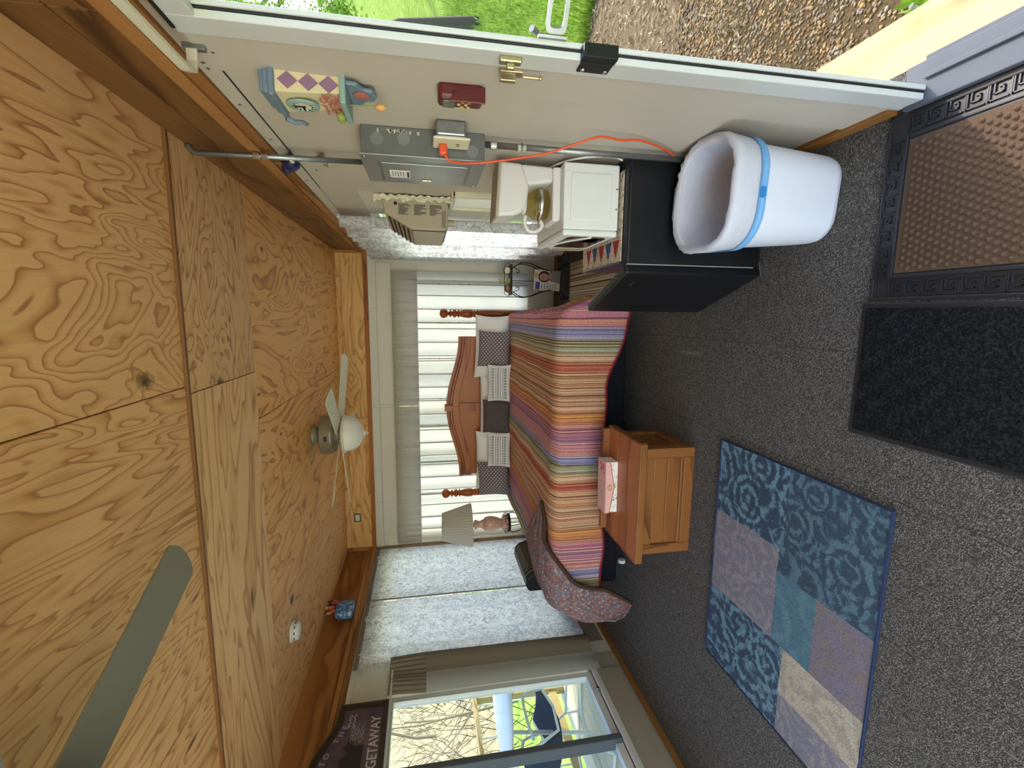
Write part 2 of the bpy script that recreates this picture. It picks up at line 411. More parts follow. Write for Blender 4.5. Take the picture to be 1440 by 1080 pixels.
def embroid():
    t = NT('white_cushion_black_embroidery'); co = t.coord('UV'); sp = t.sep(co)
    def row(v0, h, n, lo):
        u = t.math('ABSOLUTE', t.math('SUBTRACT', t.math('FRACT', t.math('MULTIPLY', sp[0], n)), .5))
        v = t.math('DIVIDE', t.math('ABSOLUTE', t.math('SUBTRACT', sp[1], v0)), h)
        d = t.math('SQRT', t.math('ADD', t.math('POWER', t.math('MULTIPLY', u, 2.6), 2), t.math('POWER', v, 2)))
        return t.math('MULTIPLY', t.math('LESS_THAN', d, 1.0), t.math('GREATER_THAN', d, lo))
    acc = None
    for a in ((.76, .055, 13, .45), (.63, .02, 26, 0), (.53, .04, 19, .35), (.42, .02, 26, 0), (.32, .02, 26, .0), (.22, .055, 13, .45), (.86, .014, 26, 0)):
        r = row(*a); acc = r if acc is None else t.math('MAXIMUM', acc, r)
    edge = t.math('MULTIPLY', t.math('GREATER_THAN', sp[0], .07), t.math('LESS_THAN', sp[0], .93))
    acc = t.math('MULTIPLY', acc, edge)
    t.color(t.mix(acc, '#dedbd8', '#4e4c54')); t.set(.85, 0, .15); return t.mat
M['embroid'] = embroid()
def quilt():
    t = NT('striped_quilt_cloth'); co = t.coord('UV'); sp = t.sep(co)
    per = [('#d8786a',0),('#d99a96',.03),('#9496bd',.06),('#7f86ba',.095),('#b5b0c8',.125),('#7c7b54',.15),('#9a946a',.19),('#b6bfa6',.215),('#8b8160',.235),
           ('#d6aa82',.26),('#e0b994',.29),('#b2503a',.325),('#c2584a',.375),('#dcaa82',.40),('#b37048',.43),('#deb186',.465),('#c87f4e',.50),('#d8b08c',.54),('#a06548',.575),
           ('#d8a780',.60),('#c4886a',.64),('#e0b790',.67),('#ae6a46',.705),('#e0964e',.735),('#d28048',.77),('#d88f7e',.81),('#b66a86',.845),('#c8818f',.88),('#996590',.915),('#cf8896',.95)]
    fr = t.math('FRACT', t.math('ADD', sp[0], .0))
    c = t.ramp(fr, [(p, q) for q, p in per])
    w = t.new('ShaderNodeTexNoise', noise_dimensions='1D'); t.link(t.math('MULTIPLY', sp[0], 85), w.inputs['W']); w.inputs['Scale'].default_value = 1; w.inputs['Detail'].default_value = 1
    c = t.mix(t.ramp(w.outputs['Fac'], [(.36, .7), (.48, 0.0)]), c, '#5e3630')
    c = t.mix(t.ramp(w.outputs['Fac'], [(.52, 0.0), (.68, .55)]), c, '#e0c3a0')
    ws = t.new('ShaderNodeMapping'); t.link(co, ws.inputs[0]); ws.inputs['Scale'].default_value = (220, 90, 1)
    kn = t.noise(ws.outputs[0], 1, 2, .6)
    c = t.mix(t.ramp(kn, [(.35, .35), (.6, 0.0)]), c, '#4a2f2a')
    t.color(c); t.set(.95, 0, .1)
    t.bump(t.math('ADD', t.math('SINE', t.math('MULTIPLY', sp[0], 330)), t.math('MULTIPLY', kn, 1.5)), .35, .004); return t.mat
M['quilt'] = quilt()
M['red_bind'] = fabric('dark_red_binding', '#7a1f2c', '#8e2b38', 200, 0, .2)
def knit():
    t = NT('speckled_knit_throw'); co = t.coord('UV', (34, 26, 1))
    vc = t.vor(co, 1, 'Color', .9); s0 = t.sep(vc)
    c = t.ramp(s0[0], [(0, '#4a4c6e'), (.2, '#8f8088'), (.4, '#a06a60'), (.58, '#cf6a44'), (.7, '#7d6a6c'), (.85, '#809ac4'), (1, '#c4bcc0')])
    d = t.vor(co, 1, 'Distance', .9)
    c = t.mix(t.ramp(d, [(.35, 0.0), (.8, .7)]), c, '#33282a')
    c = t.mix(.42, c, '#866f68')
    t.color(c); t.set(.95, 0, .1); t.bump(t.math('SUBTRACT', 1, d), .8, .006); return t.mat
M['knit'] = knit()
M['knit_dark'] = fabric('throw_underside', '#3a2c26', '#5a4238', 200, 0, .5)
def damask(name, base, hi, sc=9, lo=.46):
    t = NT(name); co = t.coord()
    a = t.noise(co, sc, 3, .6, 2.5); b = t.noise(co, 160, 2, .7)
    rings = t.math('SINE', t.math('MULTIPLY', t.vor(co, sc * .45), 26))
    f = t.math('ADD', a, t.math('MULTIPLY', rings, .10))
    c = t.mix(t.ramp(f, [(lo, 0.0), (lo + .16, 1.0)]), base, hi)
    c = t.mix(t.ramp(b, [(.3, .35), (.6, 0.0)]), c, '#20242c')
    t.color(c); t.set(.95, 0, .1); t.bump(b, .6, .004); return t.mat
M['rug_blue'] = damask('rug_blue_damask', '#3d4c60', '#6c8b9c', 12)
M['rug_deep'] = damask('rug_deep_teal_damask', '#3e4f60', '#5c7686', 14)
M['rug_teal'] = damask('rug_teal', '#547484', '#61808e', 8)
M['rug_grey'] = damask('rug_grey_damask', '#7d7a86', '#928c8f', 14)
M['rug_mauve'] = damask('rug_mauve_grey', '#7b7480', '#7f7575', 6)
M['rug_beige'] = damask('rug_beige', '#b3ab9b', '#a0988a', 10)
M['rug_bind'] = fabric('rug_navy_binding', '#26304a', '#303c5a', 200, 0, .2)
def blackmat():
    t = NT('black_carpet_mat'); co = t.coord()
    a = t.noise(co, 120, 4, .8); c2 = t.coord('Object', (1, 1, 1), (0, 0, -.75)); w = t.math('SINE', t.math('MULTIPLY', t.sep(c2)[0], 95))
    n = t.noise(co, 30, 3, .6)
    t.color(t.mix(t.ramp(a, [(.45, 0.0), (.75, .8)]), '#101214', '#3c4043')); t.set(.95, 0, .1)
    t.bump(t.math('ADD', t.math('MULTIPLY', w, .6), t.math('ADD', a, n)), .8, .008); return t.mat
M['mat_black'] = blackmat()
M['mat_rubber'] = plain('black_moulded_rubber', '#26282c', .38, vary=.15, vs_=30)
M['mat_brown'] = fabric('brown_ribbed_fibre', '#4a3a2c', '#645142', 220, 0, .5)
def striped():
    t = NT('beige_striped_runner'); co = t.coord(); x = t.sep(co)[0]
    w = t.new('ShaderNodeTexNoise', noise_dimensions='1D'); t.link(t.math('MULTIPLY', x, 55), w.inputs['W']); w.inputs['Scale'].default_value = 1; w.inputs['Detail'].default_value = 1
    c = t.ramp(w.outputs['Fac'], [(.32, '#4d4135'), (.42, '#8c7a63'), (.52, '#b6a58a'), (.62, '#d8cdb8')])
    t.color(c); t.set(.95, 0, .1); t.bump(t.noise(co, 200, 2), .4, .003); return t.mat
M['striped'] = striped()
def pennant_bg():
    t = NT('cream_floral_runner'); co = t.coord(); a = t.noise(co, 70, 3, .7)
    t.color(t.ramp(a, [(.36, '#6b5d53'), (.46, '#cfc4ae'), (.62, '#d9d0bb'), (.7, '#b96a5a')])); t.set(.9, 0, .1); return t.mat
M['penn'] = pennant_bg()
M['red_c'] = plain('red_cloth', '#a32a2c', .9); M['blue_c'] = plain('blue_cloth', '#3a4a80', .9)
def boxflor():
    t = NT('floral_print_card'); co = t.coord(); a = t.noise(co, 38, 2, .5); b = t.noise(co, 60, 2, .5, 1)
    c = t.mix(t.ramp(a, [(.60, 0.0), (.64, 1.0)], ), '#e6e0d8', '#c45a6a')
    c = t.mix(t.ramp(b, [(.62, 0.0), (.66, 1.0)]), c, '#4a6096')
    c2 = t.noise(co, 45, 1, .5, 2); c = t.mix(t.ramp(c2, [(.66, 0.0), (.7, 1.0)]), c, '#3f4a3a')
    t.color(c); t.set(.6); return t.mat
M['boxfloral'] = boxflor()
M['pinkcard'] = plain('pink_card', '#dba79f', .6, vary=.04)
M['gold'] = plain('gold_edge', '#b38f45', .35, .6)
M['bag'] = fabric('white_bin_liner', '#f6f7fa', '#e6e8f0', 45, .5, 1.0, .35)
M['bluetape'] = plain('blue_drawstring', '#6ea8dc', .4)
M['bluetape2'] = plain('blue_drawstring_tab', '#2f83c9', .4)
M['clock_blue'] = plain('clock_slate_blue', '#6c7f90', .45, vary=.15, vs_=40)
M['clock_cream'] = plain('clock_cream', '#d8caa2', .5, vary=.06)
M['clock_purple'] = plain('clock_purple', '#8d6b86', .5, vary=.1, vs_=60)
M['clock_red'] = plain('clock_rose', '#b06a5c', .6, vary=.3, vs_=90)
M['clock_green'] = plain('clock_green', '#8e9a4a', .6, vary=.2)
M['clock_teal'] = plain('clock_teal', '#8aa6a0', .5)
M['peach'] = plain('peach', '#d9a86a', .6, vary=.15, vs_=60)
M['navy'] = plain('navy_enamel', '#1d2350', .35)
M['vase'] = None
def vase():
    t = NT('blue_painted_vase'); co = t.coord(); a = t.noise(co, 30, 4, .7)
    t.color(t.ramp(a, [(.42, '#2e6fae'), (.55, '#4a86bd'), (.62, '#cdd6d8'), (.75, '#7b7a63')])); t.set(.4); return t.mat
M['vase'] = vase()
for n_, c_ in (('fl_pink', '#d0566a'), ('fl_yellow', '#d8b544'), ('fl_coral', '#d9694f'), ('fl_navy', '#272a55'), ('fl_maroon', '#5a1226'), ('fl_leaf', '#2d3d22')):
    M[n_] = plain(n_, c_, .7)
M['signframe'] = plain('dark_walnut_frame', '#33251c', .4, vary=.2, vs_=30)
def signprint():
    t = NT('plum_sign_print'); co = t.coord(); a = t.noise(co, 7, 5, .7)
    t.color(t.ramp(a, [(.3, '#3a2a33'), (.6, '#5c4a55'), (.75, '#75656e')])); t.set(.6); return t.mat
M['signprint'] = signprint()
M['sign_lt'] = plain('sign_pale_print', '#a79aa2', .6, vary=.15, vs_=30)
M['sign_txt'] = plain('sign_letter', '#b9b0b3', .6)
M['sign_dk'] = plain('sign_dark_print', '#241b22', .6, vary=.2, vs_=40)
M['candle'] = plain('green_wax', '#a9a77c', .6, vary=.1); M['candle2'] = plain('cream_wax', '#cfc2a0', .6); M['copper'] = plain('copper_plate', '#b0794f', .4, .3)
M['skin'] = plain('print_skin', '#c79a82', .6); M['hair'] = plain('print_hair', '#4a3026', .6); M['violet'] = plain('print_violet', '#5b4a9a', .6); M['prt_yel'] = plain('print_yellow', '#d0a33c', .6); M['prt_gry'] = plain('print_grey', '#9b9690', .6)
M['shade'] = fabric('pleated_lampshade', '#c6c1b4', '#d2cdc0', 100, .2, .1)
M['pinkglass'] = plain('pink_pressed_glass', '#d0a592', .2, vary=.15, vs_=30)
M['grille'] = plain('dark_olive_grille', '#4a463c', .5, .2)
M['red_reflection'] = plain('microwave_red_reflection', '#b8332a', .4); M['dark_glass'] = plain('dark_door_glass', '#3a2d27', .12, vary=.3, vs_=20)
# outdoors
def ground(name, stops, sc, det=6):
    t = NT(name); co = t.coord(); a = t.noise(co, sc, det, .75); t.color(t.ramp(a, stops)); t.set(1, 0, .05); t.bump(a, .6, .05); return t.mat
M['lawn'] = ground('lawn_soil', [(.3, '#556f24'), (.5, '#758f35'), (.7, '#92a852')], 5)
M['litter'] = ground('leaf_litter_soil', [(.3, '#46382a'), (.5, '#6f5f49'), (.7, '#96856a')], 14)
M['gravel_bed'] = ground('gravel_bed', [(.3, '#463b2d'), (.6, '#6b5b40')], 60)
M['hill'] = ground('leafy_hillside', [(.3, '#8d8262'), (.5, '#b5a880'), (.7, '#cfc49e')], 3)
M['hillgreen'] = ground('green_yard', [(.3, '#7fae3c'), (.5, '#9cc654'), (.7, '#b9d873')], 3)
def multi(name, cols, rough=.8, trans=0):
    t = NT(name); co = t.coord(); vc = t.sep(t.vor(co, 28, 'Color'))[0]
    c = t.ramp(vc, [(i / max(1, len(cols) - 1), q) for i, q in enumerate(cols)]); t.color(c); t.set(rough, 0, .2)
    if trans: t.translucent(trans, c)
    return t.mat
M['pebble'] = multi('river_pebbles', ['#5a5144', '#8c7650', '#776d5c', '#a58654', '#684f34', '#9a9180'])
M['grass'] = multi('grass_blades', ['#6d8f24', '#86a838', '#a3bd58', '#5d7d22'], .7, .3)
M['leaf'] = multi('spring_leaves', ['#7fa832', '#a2c94a', '#5f8a2c', '#c2da72'], .6, .5)
M['deadleaf'] = multi('dry_leaves', ['#7d6848', '#a8936c', '#5b482f', '#bdae8c'], .9)
M['bark'] = plain('grey_bark', '#5c5248', .9, vary=.3, vs_=15, bump=.3)
M['bark_lt'] = plain('pale_bark', '#857a66', .9, vary=.3, vs_=15)
M['tube'] = plain('white_tube', '#dcdfdc', .4); M['sling'] = fabric('navy_sling', '#35405a', '#4a5570', 150, .15, .2)
M['tabletop'] = plain('white_resin_table', '#d6dde2', .4, vary=.03)
M['planter'] = plain('weathered_green_board', '#6f7a66', .8, vary=.2)

# ------------------------------------------------------------------ room shell
XL, YN, H, T = -3.288, -6.6, 2.35, 2.036
TH = .10
f = struct(MB().box(XL - TH, TH, YN - TH, TH, -.12, 0).build('floor', M['carpet']))
c = struct(MB().box(XL - TH, TH, YN - TH, TH, H + .018, H + .1).build('ceiling', M['batten']))
def panel(x0, x1, y0, y1, mat, z=H, th=.016):
    b = MB().box((x0 - x1) / 2, (x1 - x0) / 2, (y0 - y1) / 2, (y1 - y0) / 2, 0, th)
    o = b.build('plywood_panel', mat, c, bevel=.002, seg=1); o.location = ((x0 + x1) / 2, (y0 + y1) / 2, z); return o
g = .002
panel(-.93 + g, 0, YN, -3.2, M['ply'])
panel(-2.15 + g, -.93 - g, YN, -3.2, M['ply'])
panel(XL, -2.15 - g, YN, -3.2, M['ply'])
panel(-.96 + g, 0, -3.19, -2.475, M['rustic'], H - .004)
panel(XL, -.96 - g, -3.19, -2.475, M['ply_y'], H - .004)
panel(-1.22 + g, 0, -2.475, 0, M['ply_knot'])
panel(-2.44 + g, -1.22 - g, -2.475, 0, M['ply_knot'])
panel(XL, -2.44 - g, -2.475, 0, M['ply'])
MB().box(XL, 0, -3.212, -3.192, H - .012, H + .01).build('ceiling_batten', M['batten'], c, bevel=.003)

def wall(name, mat, axis, pos0, pos1, a0, a1, z0, z1, holes):
    """solid wall built round its openings; axis = the axis the wall runs along"""
    b = MB(); holes = sorted(holes)
    def bx(p, q, r, s):
        if q - p < 1e-4 or s - r < 1e-4: return
        if axis == 'X': b.box(p, q, pos0, pos1, r, s)
        else: b.box(pos0, pos1, p, q, r, s)
    cur = a0
    for h0, h1, hz0, hz1 in holes:
        bx(cur, h0, z0, z1); bx(h0, h1, z0, hz0); bx(h0, h1, hz1, z1); cur = h1
    bx(cur, a1, z0, z1)
    return struct(b.build(name, mat))
wall_back = wall('wall_back', M['cream'], 'X', 0, TH, XL - TH, TH, 0, H, [(-3.12, -.26, .37, 1.80)])
DY0, DY1, DZ = -4.86, -3.925, 1.95
HY1 = -3.70
wall_right = wall('wall_right', M['white_wall'], 'Y', 0, TH, YN, 0, 0, H, [(DY0 - .12, HY1, .0, DZ), (-2.50, -.15, .62, 1.80)])
wall_left = wall('wall_left', M['cream'], 'Y', XL - TH, XL, YN, 0, 0, H,
     [(-1.85, -.12, .30, 1.93), (-3.55, -2.13, .275, 1.76), (-6.3, -3.75, .275, 1.76)])
wall_front = wall('wall_front', M['white_wall'], 'X', YN - TH, YN, XL - TH, TH, 0, H, [(-3.1, -.2, .3, 2.0)])

# upper timber band, each board its own piece
def board(parent, name, x0, x1, y0, y1, z0, z1, mat, bev=.003):
    b = MB().box((x0 - x1) / 2, (x1 - x0) / 2, (y0 - y1) / 2, (y1 - y0) / 2, (z0 - z1) / 2, (z1 - z0) / 2)
    o = b.build(name, mat, parent, bevel=bev, seg=1); o.location = ((x0 + x1) / 2, (y0 + y1) / 2, (z0 + z1) / 2); return o
for y0, y1 in ((YN, -3.9), (-3.897, 0)):
    board(wall_right, 'stained_board', -.014, 0, y0, y1, 2.235, H, M['stain'])
    board(wall_right, 'stained_board', -.014, 0, y0, y1, 2.12, 2.232, M['stain'])
board(wall_right, 'trim_board', -.03, 0, YN, 0, 2.075, 2.12, M['trim'])
board(wall_right, 'trim_board', -.02, 0, YN, 0, T, 2.075, M['trim'])
board(wall_right, 'white_strip', -.008, 0, YN, 0, 1.985, T, M['white_wall'])
board(wall_right, 'wall_panel', -.005, 0, -2.74, DY1 + .12, .05, 1.98, M['white_wall'])
board(wall_right, 'wall_panel', -.005, 0, -2.44, -2.745, .05, 1.98, M['white_wall'])
for y0, y1 in ((YN, -2.9), (-2.897, 0)):
    board(wall_left, 'pine_board', XL, XL + .014, y0, y1, 2.11, H, M['pine_band'])
board(wall_left, 'trim_board', XL, XL + .045, YN, 0, 2.075, 2.11, M['trim'])
board(wall_left, 'trim_board', XL, XL + .03, YN, 0, T, 2.075, M['trim'])
board(wall_left, 'white_strip', XL, XL + .02, YN, 0, 2.0, T, M['cream'])
board(wall_back, 'plywood_board', -1.755, 0, -.014, 0, 2.06, 2.30, M['band_back'])
board(wall_back, 'plywood_board', XL, -1.76, -.014, 0, 2.06, 2.30, M['band_back'])
board(wall_back, 'plywood_board', XL, 0, -.010, 0, 2.303, H, M['band_back'])
board(wall_back, 'trim_board', XL, 0, -.035, 0, 2.035, 2.075, M['trim_x'])
board(wall_back, 'corner_trim', -.04, 0, -.04, 0, 2.075, H, M['trim'])
board(wall_back, 'corner_trim', XL, XL + .05, -.04, 0, 2.075, H, M['trim'])
board(wall_back, 'corner_trim', XL, XL + .04, -.03, 0, .1, 2.035, M['trim'])
# white header boards of the back wall
board(wall_back, 'header_board', XL, 0, -.018, 0, 1.955, 2.034, M['cream'])
board(wall_back, 'header_board', -1.62, -.12, -.012, 0, 1.80, 1.95, M['cream'])
board(wall_back, 'header_board', XL + .04, -1.66, -.012, 0, 1.80, 1.95, M['cream'])
board(wall_back, 'header_cover', -1.66, -1.62, -.018, 0, 1.80, 1.95, M['cream'])
# screws of the header strips
sc_ = MB(); sc_.lathe([(.0045, -.002), (.0045, .0008), (.002, .0016)], 6, M=Matrix.Rotation(PI / 2, 4, 'X')); scm = None
for x in (-.25, -.6, -.95, -1.3, -1.64, -2.0, -2.35, -2.7, -3.05):
    for z in (1.975, 2.01):
        if scm is None: o = sc_.build('screw', M['steel'], wall_back); scm = o.data
        else: o = bpy.data.objects.new('screw', scm); COL.objects.link(o); o.parent = wall_back
        o.location = (x + random.uniform(-.03, .03), -.019, z)
scr = MB(); scr.lathe([(.0055, -.002), (.0055, .001), (.002, .002)], 6, M=Matrix.Rotation(-PI / 2, 4, 'Y')); rm = None
for y, z in ((-3.70, 2.012), (-3.67, 2.012), (-3.45, 2.012), (-3.15, 2.012), (-2.82, 2.012), (-2.6, 2.012), (-2.78, 1.93), (-2.78, 1.6), (-3.76, 1.965)):
    if rm is None: o = scr.build('screw', M['steel'], wall_right); rm = o.data
    else: o = bpy.data.objects.new('screw', rm); COL.objects.link(o); o.parent = wall_right
    o.location = (-.009, y, z)

MB().box(-.0035, 0, YN, DY1 + .2, 1.979, 1.986).box(-.0035, 0, DY1 + .2, -2.44, 1.979, 1.986).box(-.0035, 0, -2.746, -2.739, .05, 1.98).build('panel_seam', M['blk'], wall_right)
# base boards
struct(MB().box(-.022, 0, -3.83, 0, 0, .045).build('baseboard_right', M['base'], bevel=.004))
struct(MB().box(XL, XL + .018, YN, 0, 0, .04).build('baseboard_left', M['base'], bevel=.004))
struct(MB().box(XL, 0, -.018, 0, 0, .035).build('baseboard_back', M['base'], bevel=.004))
struct(MB().box(XL, 0, YN, YN + .018, 0, .04).build('baseboard_front', M['base'], bevel=.004))
# wainscot board under the back window
board(wall_back, 'wainscot_panel', -.62, -.05, -.008, 0, .04, .36, M['cream'])
board(wall_back, 'wainscot_panel', -3.2, -.64, -.008, 0, .04, .36, M['cream'])

# ---- windows
def window_x(name, x0, x1, z0, z1, y, muls, d=.05):
    w = sempty(name, ((x0 + x1) / 2, y, z0)); cx = (x0 + x1) / 2
    b = MB(); fw = .05
    b.box(x0 - cx, x1 - cx, 0, d, 0, fw); b.box(x0 - cx, x1 - cx, 0, d, z1 - z0 - fw, z1 - z0)
    b.box(x0 - cx, x0 + fw - cx, 0, d, fw, z1 - z0 - fw); b.box(x1 - fw - cx, x1 - cx, 0, d, fw, z1 - z0 - fw)
    b.build('window_frame', M['alum'], w)
    xs = [x0 + fw] + list(muls) + [x1 - fw]
    for q in muls: MB().box(q - .025 - cx, q + .025 - cx, 0, d, fw, z1 - z0 - fw).build('mullion', M['alum'], w)
    for a, e in zip(xs, xs[1:]): MB().box(a + .02 - cx, e - .02 - cx, d * .45, d * .55, fw, z1 - z0 - fw).build('pane', M['pane'], w)
    return w
def window_y(name, y0, y1, z0, z1, x, muls, d=.05, fm='alum'):
    w = sempty(name, (x, (y0 + y1) / 2, z0)); cy = (y0 + y1) / 2
    b = MB(); fw = .045; h = z1 - z0
    b.box(0, d, y0 - cy, y1 - cy, 0, fw); b.box(0, d, y0 - cy, y1 - cy, h - fw, h)
    b.box(0, d, y0 - cy, y0 + fw - cy, fw, h - fw); b.box(0, d, y1 - fw - cy, y1 - cy, fw, h - fw)
    b.build('window_frame', M[fm], w)
    ys = [y0 + fw] + list(muls) + [y1 - fw]
    for q in muls: MB().box(0, d, q - .02 - cy, q + .02 - cy, fw, h - fw).build('mullion', M['alum_dark'], w)
    for a, e in zip(ys, ys[1:]): MB().box(d * .45, d * .55, a + .01 - cy, e - .01 - cy, fw, h - fw).build('pane', M['pane'], w)
    return w
window_x('window_1', -3.12, -.26, .37, 1.80, .03, [-2.16, -1.69, -1.22])
window_y('window_2', -1.85, -.12, .30, 1.93, XL - .08, [-1.0])
w3 = window_y('window_3', -3.55, -2.13, .275, 1.76, XL - .07, [-2.712])
window_y('window_4', -6.3, -3.75, .275, 1.76, XL - .07, [-4.6, -5.45])  # unseen window, put in to admit the left fill lamp
window_x('window_5', -3.1, -.2, .3, 2.0, YN - .07, [-2.13, -1.17])  # unseen end window, put in for the fill lamp behind the camera
w6 = window_y('window_6', -2.50, -.15, .62, 1.80, .03, [-1.85, -1.0])
# sill pieces and stile covers of the clear left window
MB().box(XL - .02, XL + .025, -3.57, -2.10, .235, .275).build('sill', M['alum'], wall_left, bevel=.004)
MB().box(XL + .0, XL + .02, -3.57, -2.02, .045, .235).build('apron_panel', M['taupe'], wall_left)
MB().box(XL + .02, XL + .03, -3.5, -2.17, .06, .205).build('apron_board', M['taupe'], wall_left, bevel=.003)
MB().box(XL - .06, XL + .012, -2.735, -2.69, .275, 1.76).build('window_stile', M['alum_dark'], wall_left, bevel=.006)
for y in (-2.14, -2.33):
    MB().box(XL - .01, XL + .02, y - .012, y + .012, .277, .30).build('sash_clip', M['chrome'], wall_left, bevel=.003)
# low sash showing under the cooler
MB().box(-.03, 0, -2.53, -2.50, .99, 1.30).box(-.03, 0, -2.21, -2.19, .99, 1.30).box(-.03, 0, -2.53, -2.19, 1.285, 1.305).box(-.03, 0, -2.53, -2.19, .98, 1.0).build('sash_frame', M['ivory'], wall_right, bevel=.003)

MB().box(.0, .004, -2.50, -1.80, .62, .985).build('filler_panel', M['cream'], wall_right)  # panel added to block a sun patch on the floor
MB().box(.0, .004, -2.50, -1.84, 1.30, 1.80).build('filler_panel', M['cream'], wall_right)
MB().box(-.012, -.009, -2.50, -2.21, 1.0, 1.285).build('sash_diffuser', M['sheer'], wall_right)  # cloth added for a pale view and to soften the sun
MB().box(-.012, -.006, -2.195, -1.80, .985, 1.32).build('filler_panel', M['cream'], wall_right)  # panel added to close the last sliver of sun

# ---- door opening with aluminium storm frame
d1 = sempty('door_1', (0, DY1, 0))
def dpart(name, mat, boxes, bev=.003):
    b = MB()
    for x0, x1, y0, y1, z0, z1 in boxes: b.box(x0, x1, y0 - DY1, y1 - DY1, z0, z1)
    return b.build(name, mat, d1, bevel=bev)
dpart('jamb', M['alum'], [(-.018, .0, DY1, DY1 + .072, .02, 2.0)])
dpart('jamb_flange', M['white_wall'], [(-.010, 0, DY1 + .076, DY1 + .26, .0, 2.0)])
dpart('jamb_outer', M['alum'], [(.007, .02, DY1 - .004, DY1 + .05, .0, 1.985)])
dpart('weather_seal', M['black_rubber'], [(.0, .007, DY1 - .001, DY1 + .05, .02, 1.97)])
dpart('jamb', M['alum'], [(-.018, .05, DY0 - .13, DY0, .02, 2.0)])
dpart('header_rail', M['alum'], [(-.018, .0, DY0, DY1 + .0, 1.935, 2.0)])
dpart('jamb_seam', M['blk'], [(-.012, -.002, DY1 + .0725, DY1 + .0755, .03, 1.99)], 0)
dpart('header_seal', M['black_rubber'], [(-.022, -.016, DY0 - .06, DY1 + .05, 1.994, 2.004)])
dpart('header_outer', M['alum'], [(.0, .02, DY0, DY1, 1.94, 2.0)])
dpart('threshold', M['alum_dark'], [(-.03, .09, DY0 - .05, DY1 + .06, -.01, .028)])
dpart('threshold_ridge', M['alum_dark'], [(.09, .11, DY0 - .05, DY1 + .02, -.03, .012), (.035, .05, DY0, DY1, .028, .037)], .002)
dpart('threshold_gap', M['black_rubber'], [(-.05, -.03, DY0, DY1 + .05, 0, .012)])
# hardware: black closer hinge, brass catch pair, silver hasp
b = MB().box(-.024, -.018, .0, .045, -.042, .042).box(-.022, .012, -.028, .004, -.045, .045)
hg = b.build('closer_hinge', M['black_plastic'], d1, bevel=.004); hg.location = (0, 0, 1.02)
s_ = MB()
for z in (-.03, .03): s_.sphere((-.025, .028, z), .006, 8, 5)
s_.build('hinge_screw', M['chrome'], hg)
lt = MB().box(-.032, -.018, .012, .034, -.028, .028).box(-.046, -.032, .016, .030, -.01, .01).build('door_catch', M['brass'], d1, bevel=.003); lt.location = (0, 0, 1.238)
b = MB().box(-.026, -.010, .0, .03, -.03, .03).box(-.045, -.026, .006, .022, -.012, .03).cyl((-.03, .012, -.03), (-.03, .012, -.075), .004, n=8).sphere((-.03, .012, -.078), .006, 8, 5)
lt2 = b.build('barrel_bolt', M['brass'], d1, bevel=.002); lt2.location = (0, .072, 1.225)
pts = rrect(.033, .026, .012, 3)
hs = MB()
def hf(a, e, t_): return (.02 + t_ + (a + .043) * .9, -.012 - (a + .043) * .55, e)
inner = [(x * .72, y * .6) for x, y in pts]
n = len(pts); vv = []
for t_ in (0, .006):
    vv += [hf(a * 1.1, e * 1.0, t_) for a, e in pts] + [hf(a * 1.1, e * 1.0, t_) for a, e in inner]
ff = []
for i in range(n):
    j = (i + 1) % n
    ff += [(i, j, n + j, n + i), (2*n + i, 3*n + i, 3*n + j, 2*n + j), (i, 2*n + i, 2*n + j, j), (n + i, n + j, 3*n + j, 3*n + i)]
hs.add(vv, ff); hs.cyl((.03, -.006, .045), (.03, -.02, .06), .008, n=8).cyl((.025, -.004, -.03), (.025, -.004, .04), .007, n=8)
ho = hs.build('hasp', M['steel'], d1); ho.location = (0, 0, 1.135)
# step board outside the door
tag(MB().box(.10, .30, DY0 - .5, DY1 + .5, -.10, -.045).build('step_board', M['lumber'], bevel=.006), 'pale weathered lumber step board just outside the open doorway', 'step')

# ------------------------------------------------------------------ curtains
def curtain_x(x0, x1, z0, z1, y, amp, folds, seed, nv=6, nu=None):
    rnd = random.Random(seed); ph = rnd.uniform(0, 6)
    def fn(u, v):
        a = amp * (.5 + .5 * v if False else 1)
        w = math.sin(u * folds * 2 * PI + ph) + .45 * math.sin(u * folds * 4.6 * PI + ph * 2) + .2 * math.sin(v * 5 + u * 20)
        return (min(x1, max(x0, x0 + (x1 - x0) * u + .034 * math.cos(u * folds * 2 * PI + ph))), y - amp * w * .5, z0 + (z1 - z0) * v)
    return MB().grid(fn, nu or int(folds * 10), nv)
seams = [-.225, -.335, -.738, -1.12, -1.558, -1.862, -2.269, -2.644, -3.165]
names_ = ['at the right corner of the back window', 'behind the candle rack', 'behind the right bedpost', 'over the right half of the headboard', 'behind the headboard keystone', 'over the left slope of the headboard', 'between the headboard and the left bedpost', 'behind the pleated lamp']
for i in range(8):
    t_ = thing('sheer_curtain', 'white sheer curtain panel ' + names_[i], 'curtain', ((seams[i] + seams[i+1]) / 2, -.045, .34), 0, 'sheer panels of the back window')
    cx = (seams[i] + seams[i+1]) / 2; w = (seams[i] - seams[i+1])
    curtain_x(-w / 2 - .022, w / 2 + .022, 0, 1.25, -.003 * (i % 2), .022, max(1.2, w / .13), i, 5, max(30, int(w * 220))).build('panel', M['sheer'], t_, smooth=True)
    if i:
        s0 = MB().cyl((w / 2, -.022, 0), (w / 2, -.022, 1.2), .0045, n=5)
        for k in range(4): s0.sphere((w / 2, -.024, .98 - k * .11 - random.uniform(0, .03)), .009, 6, 4)
        s0.build('beaded_cord', M['sheer_hem'], t_)
v_names = ['right half of the back window', 'left half of the back window']
